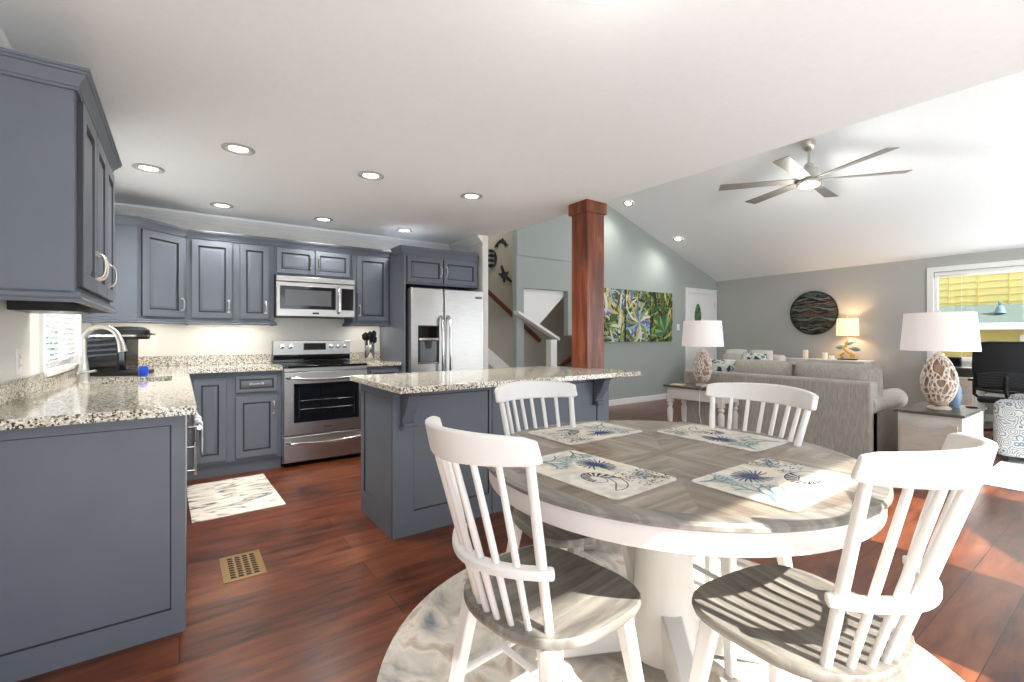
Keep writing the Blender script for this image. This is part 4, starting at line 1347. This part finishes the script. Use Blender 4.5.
def cushion(T, w_, h_, d_, n_=10):
    # pillow: w along x, h along z, d thickness along y
    mb = MB(T)
    fr, bk = [], []
    for j in range(n_ + 1):
        for i in range(n_ + 1):
            u, v = i / n_ * 2 - 1, j / n_ * 2 - 1
            th = d_ / 2 * ((1 - u ** 4) * (1 - v ** 4)) ** .5 + .004
            sh = 1 - .05 * (u * u * v * v) + .0
            x_, z_ = u * w_ / 2 * (1 - .05 * (1 - v * v) * 0), v * h_ / 2
            fr.append((x_ * sh, -th, z_ * sh)); bk.append((x_ * sh, th, z_ * sh))
    k = n_ + 1
    fs = []
    for j in range(n_):
        for i in range(n_):
            a = j * k + i
            fs.append((a, a + 1, a + k + 1, a + k))
            b = a + k * k
            fs.append((b, b + k, b + k + 1, b + 1))
    edge = [i for i in range(k)] + [j * k + n_ for j in range(1, k)] + [n_ * k + i for i in range(n_ - 1, -1, -1)] + [j * k for j in range(n_ - 1, 0, -1)]
    for q in range(len(edge)):
        a, b = edge[q], edge[(q + 1) % len(edge)]
        fs.append((a, a + k * k, b + k * k, b))
    mb.add(fr + bk, fs)
    return mb


t = thing('sofa', 'taupe woven sofa seen from behind beyond the dining table', 'sofa', (5.5, 2.5, 0))
SX, SY0, SY1 = 5.03, 1.50, 3.46
MB().box(SX, SX + .16, SY0 + .02, SY1 - .02, .06, .775).build('backrest', M['sofa'], t, world=True, bevel=.03, seg=4)
MB().box(SX + .16, SX + .9, SY0 + .2, SY1 - .2, .06, .30).build('base', M['sofa'], t, world=True, bevel=.02)
for y0, y1 in ((SY0, SY0 + .2), (SY1 - .2, SY1)):
    pr = [(y0 + .02, .06), (y1 - .02, .06), (y1 - .02, .5)]
    cy_, cz_, rr_ = (y0 + y1) / 2, .555, .105
    for i in range(13):
        a = -.5 + (PI + 1) * i / 12
        pr.append((cy_ + rr_ * math.cos(a), cz_ + rr_ * math.sin(a)))
    pr.append((y0 + .02, .5))
    MB().prism(pr, 'x', SX + .03, SX + .92).build('arm', M['sofa'], t, world=True, bevel=.012)
for y0, y1 in ((SY0 + .2, 2.475), (2.485, SY1 - .2)):
    MB().box(SX + .2, SX + .92, y0, y1, .30, .46).build('seat_cushion', M['sofa'], t, world=True, bevel=.035, seg=3)
for y0, y1, hh in ((1.52, 2.29, .91), (2.31, 2.95, .90)):
    T = Matrix.Translation((SX + .27, (y0 + y1) / 2, .675)) @ Matrix.Rotation(PI / 2, 4, 'Z') @ Matrix.Rotation(.12, 4, 'X')
    cushion(T, y1 - y0, .50, .24).build('back_cushion', M['sofa'], t, world=True, angle=80)
for x in (SX + .08, SX + .84):
    for y in (SY0 + .08, SY1 - .08):
        MB().bar((x, y, 0), (x, y, .06), .04, .05).build('leg', M['black'], t, world=True)
for (x, y, z, rz, lb, mt, s_) in ((5.72, 1.80, .66, .6, 'blue and teal sea-print pillow at the near end of the taupe sofa', 'pillow', .42), (SX + .38, 3.10, .655, 1.75, 'navy and white patterned pillow at the far end of the taupe sofa', 'pillow', .44)):
    T = Matrix.Rotation(rz, 4, 'Z') @ Matrix.Rotation(.2, 4, 'X')
    o = cushion(T, s_, s_, .15).build('throw_pillow', M[mt], angle=80)
    o.location = (x, y, z + .03)
    tag(o, lb, 'pillow')

# pale loveseat beyond the taupe sofa, facing it
t = thing('loveseat', 'pale cream loveseat behind the left coral lamp, beyond the taupe sofa', 'sofa', (8.0, 4.25, 0), -PI / 2)
hw = .62
MB().box(-hw + .1, hw - .1, .18, .40, .08, .86).build('backrest', M['sofa2'], t, bevel=.05, seg=4)
MB().box(-hw + .2, hw - .2, -.5, .18, .08, .30).build('base', M['sofa2'], t, bevel=.02)
for s_ in (-1, 1):
    MB().box(s_ * (hw - .1) - .1, s_ * (hw - .1) + .1, -.5, .35, .08, .62).build('arm', M['sofa2'], t, bevel=.06, seg=4)
for x0, x1 in ((-hw + .2, -.005), (.005, hw - .2)):
    MB().box(x0, x1, -.51, .15, .30, .46).build('seat_cushion', M['sofa2'], t, bevel=.04, seg=3)
    T = Matrix.Translation(((x0 + x1) / 2, .10, .70)) @ Matrix.Rotation(-.15, 4, 'X')
    cushion(T, x1 - x0, .50, .22).build('back_cushion', M['sofa2'], t, angle=80)
for x in (-hw + .08, hw - .08):
    for y in (-.42, .32):
        MB().bar((x, y, 0), (x, y, .08), .04, .05).build('leg', M['black'], t)
o = cushion(Matrix.Rotation(-PI / 2 + .3, 4, 'Z') @ Matrix.Rotation(-.25, 4, 'X'), .40, .40, .14).build('throw_pillow', M['pillow'], angle=80)
o.location = (7.78, 3.98, .70)
tag(o, 'small navy and white pillow on the right of the cream loveseat', 'pillow')


# coral lamps
def coral_lamp(label, x, y, z, egg_r, egg_h, sh_r, sh_h, sh_z, seed):
    t = thing('coral_lamp', label, 'lamp', (x, y, z))
    MB().lathe([(0, 0), (egg_r * .62, 0), (egg_r * .66, .012), (egg_r * .55, .022), (0, .022)], 32).build('base', M['coral'], t)
    import bmesh
    bm = bmesh.new()
    bmesh.ops.create_icosphere(bm, subdivisions=3, radius=1)
    rd = random.Random(seed)
    for v_ in bm.verts:
        v_.co += Vector((rd.uniform(-.05, .05), rd.uniform(-.05, .05), rd.uniform(-.05, .05)))
        v_.co.normalize()
    es = [e for e in bm.edges]
    rd.shuffle(es)
    bmesh.ops.dissolve_edges(bm, edges=es[:int(len(es) * .22)], use_verts=False)
    for v_ in bm.verts:
        c_ = v_.co
        k = 1 - .22 * c_.z if c_.z > 0 else 1 - .06 * c_.z * c_.z
        v_.co = Vector((c_.x * egg_r * k, c_.y * egg_r * k, .02 + egg_h * .5 * (1 + c_.z * .99)))
    me = bpy.data.meshes.new('coral_body'); bm.to_mesh(me); bm.free()
    me.materials.append(M['coral'])
    for p in me.polygons:
        p.use_smooth = True
    o = bpy.data.objects.new('coral_body', me); COL.objects.link(o); o.parent = t
    md = o.modifiers.new('w', 'WIREFRAME'); md.thickness = .011; md.use_even_offset = False; md.use_relative_offset = False
    md = o.modifiers.new('s', 'SUBSURF'); md.levels = 1; md.render_levels = 1
    MB().lathe([(0, .02), (egg_r * .5, .04), (egg_r * .78, egg_h * .35), (egg_r * .7, egg_h * .65), (egg_r * .35, egg_h * .95), (0, egg_h)], 24).build('inner_core', M['coralcore'], t)
    MB().lathe([(egg_r * .30, egg_h - .005), (egg_r * .30, egg_h + .02), (.012, egg_h + .03), (.012, sh_z + sh_h - .03), (0, sh_z + sh_h - .03)], 20).build('neck', M['coral'], t)
    MB().lathe([(sh_r, sh_z), (sh_r * .9, sh_z + sh_h), (sh_r * .9 - .004, sh_z + sh_h), (sh_r - .004, sh_z)], 48, cap=False).build('lamp_shade', M['shade'], t)
    mb = MB().lathe([(.012, sh_z + sh_h - .012), (.012, sh_z + sh_h - .006)], 12)
    for i in range(3):
        a = i * 2 * PI / 3
        mb.tube([(0, 0, sh_z + sh_h - .01), ((sh_r * .9 - .004) * math.cos(a), (sh_r * .9 - .004) * math.sin(a), sh_z + sh_h - .01)], .002, 6)
    mb.build('spider', M['nickel'], t)
    MB().lathe([(0, 0), (.01, .002), (.018, .014), (.012, .028), (.0, .034)], 14, (0, 0, sh_z + sh_h - .005)).build('finial', M['porcelain'], t)
    return t


coral_lamp('coral lamp with white drum shade on the end table behind the sofa, left one', 4.86, 3.07, .62, .105, .40, .225, .29, .45, 4)
coral_lamp('large coral lamp with white shade on the cabinet beside the sofa arm, right one', 5.36, 1.14, .56, .125, .46, .262, .325, .505, 9)

# end table (left)
t = thing('end_table', 'cream end table with dark top and turned legs under the left coral lamp', 'table', (4.82, 3.06, 0))
x0, x1, y0, y1 = 4.62, 5.0, 2.68, 3.42
MB().box(x0, x1, y0, y1, .598, .62).build('tabletop', M['topdark'], t, world=True, bevel=.005)
MB().box(x0 + .03, x1 - .03, y0 + .03, y1 - .03, .47, .598).build('apron', M['distress'], t, world=True, bevel=.004)
for x in (x0 + .055, x1 - .055):
    for y in (y0 + .055, y1 - .055):
        MB().lathe([(.016, 0), (.024, .02), (.020, .06), (.030, .24), (.036, .33), (.020, .37), (.034, .395), (.034, .40), (.022, .415), (.022, .425)], 20, (x, y, 0)).box(x - .028, x + .028, y - .028, y + .028, .425, .5).build('leg', M['distress'], t, world=True)
MB().box(x0 + .04, x1 - .04, y0 + .04, y1 - .04, .14, .16).build('shelf', M['distress'], t, world=True, bevel=.004)
o = MB().box(-.05, .05, -.07, .07, 0, .012).build('notepad', M['paper'], bevel=.002)
o.location = (4.70, 3.28, .62); tag(o, 'small cream notepad on the end table beside the left lamp', 'notepad')
o = MB().tube([(4.80, 2.98, .63), (4.66, 2.95, .628), (4.605, 2.94, .60), (4.60, 2.94, .35), (4.61, 2.90, .1), (4.64, 2.88, .005)], .003, 6).build('lamp_cord', M['white'], at=(4.62, 2.94, 0))
tag(o, 'thin white lamp cord hanging down the front of the end table', 'cord')
# magazine cabinet (right)
t = thing('side_cabinet', 'cream side cabinet with magazine pocket and dark top beside the sofa arm', 'cabinet', (5.45, 1.15, 0))
x0, x1, y0, y1 = 5.05, 5.84, .92, 1.37
MB().box(x0, x1, y0, y1, .538, .56).build('top', M['topdark'], t, world=True, bevel=.005)
MB().box(x0 + .03, x1 - .02, y0 + .02, y1 - .02, .09, .538).build('body', M['distress'], t, world=True, bevel=.003)
yy0, yy1 = y0 + .04, y1 - .04
pts = [(yy0, .12), (yy1, .12), (yy1, .47), (yy1 - .05, .475), (yy1 - .09, .435), (yy1 - .14, .42), (yy0 + .14, .42), (yy0 + .09, .435), (yy0 + .05, .475), (yy0, .47)]
MB().prism(pts, 'x', x0 - .012, x0 + .004).build('magazine_pocket', M['pinkwood'], t, world=True, bevel=.003)
MB().box(x0 - .012, x0 + .03, yy0, yy1, .10, .12).build('pocket_floor', M['pinkwood'], t, world=True)
mb = MB(); crown(mb, [(x1, y0 + .02), (x0 + .03, y0 + .02), (x0 + .03, y1 - .02), (x1, y1 - .02)][::-1], .03, [(0, 0), (.03, 0), (.03, .03), (.015, .05), (.008, .065), (0, .07)])
mb.v = mb.v
mb2 = MB().box(x0 + .01, x1 + .0, y0, y1, .035, .09)
mb2.build('plinth', M['distress'], t, world=True, bevel=.012, seg=3)
for x in (x0 + .06, x1 - .06):
    for y in (y0 + .05, y1 - .05):
        MB().lathe([(.015, 0), (.024, .012), (.022, .036)], 16, (x, y, 0)).build('foot', M['distress'], t, world=True)
o = MB().tube([(5.62, .99, .565), (5.66, 1.02, .565), (5.70, .98, .565), (5.65, .95, .565), (5.62, .98, .565)], .006, 8).build('glasses_cord', M['dark'], at=(5.65, .98, .56))
tag(o, 'small dark coiled cord on the side cabinet next to the right lamp', 'cord')

# console with candles and small lamp
t = thing('console_table', 'narrow white console shelf along the right wall holding candles', 'console table', (8.95, 3.35, 0))
x0, x1, y0, y1 = 8.78, 9.11, 2.72, 4.05
MB().box(x0, x1, y0, y1, .765, .79).build('top', M['white'], t, world=True, bevel=.004)
MB().box(x0 + .03, x1, y0 + .04, y1 - .04, .68, .765).build('apron', M['white'], t, world=True)
for x in (x0 + .05, x1 - .04):
    for y in (y0 + .07, y1 - .07):
        MB().bar((x, y, 0), (x, y, .68), .04, .05).build('leg', M['white'], t, world=True)
for (y, h_, r_, lb) in ((3.66, .15, .04, 'tall white pillar candle, leftmost on the console'), (3.36, .11, .04, 'middle white pillar candle on the console'), (3.26, .065, .04, 'short white pillar candle, nearest the small lit lamp')):
    c_ = thing('pillar_candle', lb, 'candle', (8.93, y, .79), 0, 'candles on the console')
    MB().lathe([(0, 0), (r_, 0), (r_, h_ - .004), (r_ - .005, h_), (r_ * .5, h_ - .006), (0, h_ - .007)], 20).build('wax', M['candle'], c_)
    MB().tube([(0, 0, h_ - .01), (0, 0, h_ + .012)], .0015, 6).build('wick', M['dark'], c_)
t = thing('fish_lamp', 'small lit table lamp with gold fish sculpture base by the wall', 'lamp', (8.93, 3.03, .79))
MB().box(-.06, .06, -.13, .13, 0, .022).build('plinth', M['black'], t, bevel=.003)
mb = MB()
mb.tube([(0, -.05, .02), (0, -.06, .1), (0, .02, .14), (0, .06, .2), (0, .0, .28), (0, 0, .34)], [.03, .022, .02, .022, .014, .01], 12)
mb.tube([(0, .06, .02), (0, .1, .08), (0, .05, .12)], [.02, .025, .012], 10)
mb.tube([(0, -.09, .03), (0, -.1, .08), (0, -.03, .1)], [.02, .02, .012], 10)
mb.build('coral_sculpture', M['gold'], t)
for (yy, zz, sg, rot_) in ((.1, .20, 1, 0), (-.11, .17, -1, 0), (-.02, .27, 1, 0)):
    mb = MB()
    rings = []
    for i in range(9):
        u = i / 8
        r_ = .034 * math.sin(PI * min(1, u * 1.15)) ** .8 + .003 if u < .85 else .003 + .05 * (u - .8)
        rings.append([(r_ * .4 * math.cos(2 * PI * k / 10), yy + sg * (.07 - .16 * u), zz + .02 * u + r_ * math.sin(2 * PI * k / 10)) for k in range(10)])
    mb.loft(rings)
    mb.build('fish', M['bronzefish'] if 'bronzefish' in M else M['teal'], t)
MB().lathe([(.155, .40), (.145, .68), (.142, .68), (.152, .40)], 36, cap=False).build('lamp_shade', M['shade_on'], t)
MB().lathe([(.006, .33), (.006, .70), (.012, .71), (0, .73)], 10).build('stem', M['nickel'], t)
l = bpy.data.lights.new('fish_lamp_bulb', 'POINT'); l.energy = 9; l.color = (1, .72, .45); l.shadow_soft_size = .04
lo = bpy.data.objects.new('fish_lamp_bulb', l); COL.objects.link(lo); lo.parent = t; lo.location = (0, 0, .53)

t = thing('wall_disc', 'round dark metal disc with wavy relief hanging on the right wall', 'wall art', (XR, 3.61, 1.59))
mb = MB()
n_ = 48
R0 = .385
for (r1, r2, d1, d2) in ((R0 - .02, R0, .03, .03),):
    mb.loft([[(XR - d_, 3.61 + r_ * math.cos(2 * PI * i / n_), 1.59 + r_ * math.sin(2 * PI * i / n_)) for i in range(n_)] for r_, d_ in ((R0, .003), (R0, .035), (R0 - .02, .035), (R0 - .02, .003))], cap=False)
mb.build('rim', M['bronze'], t, world=True)
mb = MB().loft([[(XR - d_, 3.61 + (R0 - .019) * math.cos(2 * PI * i / n_), 1.59 + (R0 - .019) * math.sin(2 * PI * i / n_)) for i in range(n_)] for d_ in (.003, .012)])
mb.build('backing', M['wave'], t, world=True)
rd = random.Random(2)
pal = [M['bronze'], mat('wave_silver', (170, 176, 170), .35, .6), mat('wave_teal', (64, 100, 98), .4, .4), mat('wave_rust', (128, 84, 68), .5, .3)]
for k in range(15):
    z0_ = 1.59 - R0 + .06 + k * (2 * R0 - .1) / 15
    half = math.sqrt(max(0, (R0 - .03) ** 2 - (z0_ - 1.59) ** 2))
    if half < .06:
        continue
    mb = MB()
    ph = rd.uniform(0, 6)
    rings = []
    ci = k % 4
    for i in range(21):
        u = i / 20
        y_ = 3.61 - half + 2 * half * u
        zz = z0_ + .022 * math.sin(u * 9 + ph)
        w_ = .003 + .013 * abs(math.sin(u * 5 + ph))
        dz = (R0 - .03) ** 2 - (y_ - 3.61) ** 2
        rings.append([(XR - .012, y_, zz - w_), (XR - .028, y_, zz), (XR - .012, y_, zz + w_)])
    mb.loft(rings)
    mb.build('wave_strip', pal[ci], t, world=True)

# desk, clock, office chair
t = thing('writing_desk', 'cream desk with dark top under the big window', 'desk', (8.8, 1.1, 0))
x0, x1, y0, y1 = 8.45, 9.08, .15, 1.95
MB().box(x0, x1, y0, y1, .735, .765).build('top', M['topdark'], t, world=True, bevel=.004)
for ya, yb in ((y0 + .03, y0 + .45), (y1 - .50, y1 - .03)):
    pd = MB().box(x0 + .04, x1, ya, yb, .08, .64).build('pedestal', M['distress'], t, world=True)
    dr = MB().box(x0 + .025, x0 + .04, ya + .02, yb - .02, .12, .62).build('drawer_front', M['pinkwood'], pd, world=True, bevel=.004)
    MB().lathe([(.0, 0), (.014, .004), (.014, .012), (0, .02)], 14, (x0 + .015, (ya + yb) / 2 - .12, .42)).build('knob', M['brass'], pd, world=True)
    MB().box(x0 + .06, x1, ya, yb, 0, .08).build('plinth', M['distress'], pd, world=True)
MB().box(x0 + .04, x1, y0 + .03, y1 - .03, .64, .735).build('recess_shade', mat('desk_recess_shade', (62, 56, 48), .6), t, world=True)  # dark block paints the shaded recess under the desk top
t = thing('desk_clock', 'small black desk clock standing on the desk in front of the window', 'clock', (8.75, 1.70, .765))
MB().box(-.03, .03, -.075, .075, 0, .13).build('case', M['black'], t, bevel=.008)
MB().box(-.032, -.03, -.06, .06, .02, .11).build('screen', M['blackglass'], t)
t = thing('office_chair', 'black mesh-back office chair at the desk, right edge', 'chair', (7.75, 1.02, 0))
mb = MB()
pts = [(-.05, .0, .40), (-.04, .0, .5)]
# mesh back, curved, facing +x
def back_pt(u, v, off=0):
    return (-.24 - .05 * v - .05 * (1 - u * u) + off, u * (.27 - .03 * abs(v - .5)), .58 + .52 * v)
rings = []
for j in range(11):
    v_ = j / 10
    rings.append([back_pt(-1 + 2 * i / 10, v_) for i in range(11)] + [back_pt(1 - 2 * i / 10, v_, .006) for i in range(11)])
MB().loft(rings).build('mesh_back', M['mesh'], t)
fr_ = [back_pt(-1, .0)] + [back_pt(-1, j / 8) for j in range(1, 8)] + [back_pt(-.93, 1.0), back_pt(-.5, 1.03), back_pt(0, 1.03), back_pt(.5, 1.03), back_pt(.93, 1.0)] + [back_pt(1, 1 - j / 8) for j in range(1, 9)] + [back_pt(.5, -.03), back_pt(0, -.04), back_pt(-.5, -.03), back_pt(-1, 0)]
MB().tube(fr_, .016, 8).build('back_frame', M['black'], t)
mb = MB()
for k in range(9):
    v_ = .08 + .035 * k
    mb.tube([back_pt(-.9 + 1.8 * i / 8, v_ + .06 * math.cos(PI * (i / 8 - .5)) - .03, -.012) for i in range(9)], .006, 6)
mb.build('lumbar_ribs', mat('rib_grey', (60, 62, 66), .5), t)
MB().tube([(-.30, 0, .75), (-.33, 0, .6), (-.2, 0, .47), (0, 0, .42)], .022, 10).build('back_bracket', M['black'], t)
MB().box(-.24, .26, -.25, .25, .42, .50).build('seat', M['mesh'], t, bevel=.03, seg=3)
for s_ in (-1, 1):
    MB().tube([(-.05, s_ * .24, .44), (-.05, s_ * .30, .5), (-.06, s_ * .30, .66)], .018, 8).build('arm_post', M['black'], t)
    MB().box(-.17, .12, s_ * .30 - .04, s_ * .30 + .04, .66, .69).build('armrest', M['black'], t, bevel=.012)
MB().lathe([(.028, .09), (.028, .25), (.02, .25), (.02, .42)], 16).build('gas_lift', M['chrome'], t)
for i in range(5):
    a = i * 2 * PI / 5 + .3
    lg = MB().tube([(.0, 0, .10), (.15 * math.cos(a), .15 * math.sin(a), .095), (.29 * math.cos(a), .29 * math.sin(a), .07)], [.028, .022, .016], 10).build('base_arm', M['black'], t)
    mb = MB()
    cx, cy_ = .29 * math.cos(a), .29 * math.sin(a)
    mb.loft([[(cx + .028 * math.cos(2 * PI * k / 14), cy_ + d_, .030 + .028 * math.sin(2 * PI * k / 14)) for k in range(14)] for d_ in (-.02, .02)])
    mb.build('caster', M['rubber'], lg)

# patterned armchair + rug
o = MB().box(5.25, 8.3, -.85, .905, 0, .008).build('area_rug', M['livrug'], at=(6.8, 0, 0), bevel=.003)
tag(o, 'pale blue and white area rug in the sunlit living room, right edge', 'rug')
t = thing('armchair', 'armchair upholstered in blue and white medallion print, right edge', 'armchair', (6.76, .50, .008), -PI / 2)
MB().box(-.42, .42, -.38, .36, .05, .30).build('base', M['print'], t, bevel=.03, seg=3)
MB().box(-.40, .30, -.26, .26, .30, .45).build('seat_cushion', M['print'], t, bevel=.04, seg=3)
for s_ in (-1, 1):
    MB().box(-.46, .42, s_ * .36 - .11, s_ * .36 + .11, .05, .58).build('arm', M['print'], t, bevel=.07, seg=4)
MB().box(.20, .46, -.42, .42, .10, .92).build('backrest', M['print'], t, bevel=.08, seg=4)
for x in (-.38, .38):
    for y in (-.38, .38):
        MB().bar((x, y, 0), (x, y, .06), .03, .045).build('leg', M['black'], t)
t = thing('blue_vase', 'small pale blue vase on the side cabinet half hidden by the right coral lamp', 'vase', (5.60, 1.09, .56))
MB().lathe([(0, 0), (.030, 0), (.045, .04), (.055, .10), (.05, .17), (.03, .215), (.028, .235), (.034, .245), (.028, .245), (.022, .235), (0, .22)], 28).build('body', mat('pale_blue_glaze', (120, 148, 172), .25), t)

# ------------------------------------------------------------------ outdoors
struct('ground', MB().box(-14, 24, -14, 20, -.9, -.5), M['ground'])
struct('deck', MB().box(-1.0, 9.2, -4.6, YS - .1, -.12, -.02), mat('deck_boards', (222, 219, 212), .8))
t = thing('neighbor_house', 'yellow house with teal roof outside the big window', 'house', (13.4, 2.0, -.5))
HX = 12.6
mb = MB()
z = -.5
while z < 5.2:
    mb.prism([(HX - .0, z), (HX - .022, z), (HX, z + .13)], 'y', -5, 8) if False else mb.loft([[(HX - .022, yy, z), (HX, yy, z + .13), (HX + .2, yy, z + .13), (HX + .2, yy, z)] for yy in (-5, 8)])
    z += .13
mb.build('wall', M['yellow_siding'], t, world=True)
mb = MB()
for y in [q * .42 for q in range(-9, 16)]:
    mb.box(HX - .03, HX - .002, y, y + .02, 1.78, 5.1)
mb.build('battens', mat('batten_ochre', (184, 164, 92), .7), t, world=True)
MB().prism([(HX - .75, 1.42), (HX - .02, 1.78), (HX - .02, 1.70), (HX - .75, 1.36)], 'y', -5, 8).build('porch_roof', M['teal_roof'], t, world=True)
MB().box(HX - .80, HX - .74, -5, 8, 1.30, 1.42).build('gutter', M['white'], t, world=True)
wf = MB().box(HX - .05, HX - .0, .30, 1.55, .55, 1.20).build('window', M['white'], t, world=True)
MB().box(HX - .055, HX - .05, .36, .90, .62, 1.14).box(HX - .055, HX - .05, .95, 1.49, .62, 1.14).build('pane', mat('far_pane', (70, 84, 90), .1), wf, world=True)
mb = MB()
for i in range(6):
    mb.box(HX - .058, HX - .055, .36, 1.49, .66 + i * .09, .67 + i * .09)
mb.build('muntins', M['white'], wf, world=True)
MB().lathe([(0, 0), (.08, 0), (.05, .12), (.02, .14), (.03, .2), (0, .22)], 14, (HX - .4, 1.75, 1.6)).build('roof_vent', mat('vent_grey', (90, 120, 124), .5), t, world=True)
# hedge outside sink window
mb = MB()
rd = random.Random(8)
for i in range(1600):
    x, y, z = rd.uniform(-2.9, -2.1), rd.uniform(2, 22), rd.uniform(-.5, 2.6)
    s_ = rd.uniform(.08, .16)
    a, b = rd.uniform(0, 6), rd.uniform(-1, 1)
    p = Vector((x, y, z)); u_ = Vector((math.cos(a), math.sin(a), b)).normalized() * s_; w_ = u_.orthogonal().normalized() * s_ * .5
    mb.add([tuple(p - u_), tuple(p + w_), tuple(p + u_), tuple(p - w_)], [(0, 1, 2, 3)])
t = thing('hedge', 'green hedge glimpsed outside through the blind of the sink window', 'hedge', (-2.5, 5.5, -.5))
mb.build('leaves', M['hedge'], t, world=True)
mb = MB()
for i in range(8):
    mb.tube([(-2.5, 2.4 + i * .85, -.5), (-2.45, 2.5 + i * .85, .9)], [.04, .015], 8)
mb.build('stems', M['redwood2'], t, world=True)
# added unseen shed on the deck (its gable throws the slanted shade on the floor)
t = thing('sun_blocker', 'added unseen grey gabled shed on the deck outside the glass doors', 'blocker', (4.15, -2.3, -.02))
sz = -.02
ap = 2.21
M['blocker'] = mat('blocker_grey', (150, 150, 146), .8)
MB().prism([(3.2, sz), (5.1, sz), (5.1, ap - .66), (4.15, ap - .05), (3.2, ap - .66)], 'y', -3.0, -1.65).build('walls', M['blocker'], t, world=True)
MB().prism([(4.15, ap), (2.95, ap - .764), (2.95, ap - .80), (4.15, ap - .04)], 'y', -3.05, -1.6).build('roof_panel', M['teal_roof'], t, world=True)
MB().prism([(4.15, ap), (5.35, ap - .764), (5.35, ap - .80), (4.15, ap - .04)], 'y', -3.05, -1.6).build('roof_panel', M['teal_roof'], t, world=True)
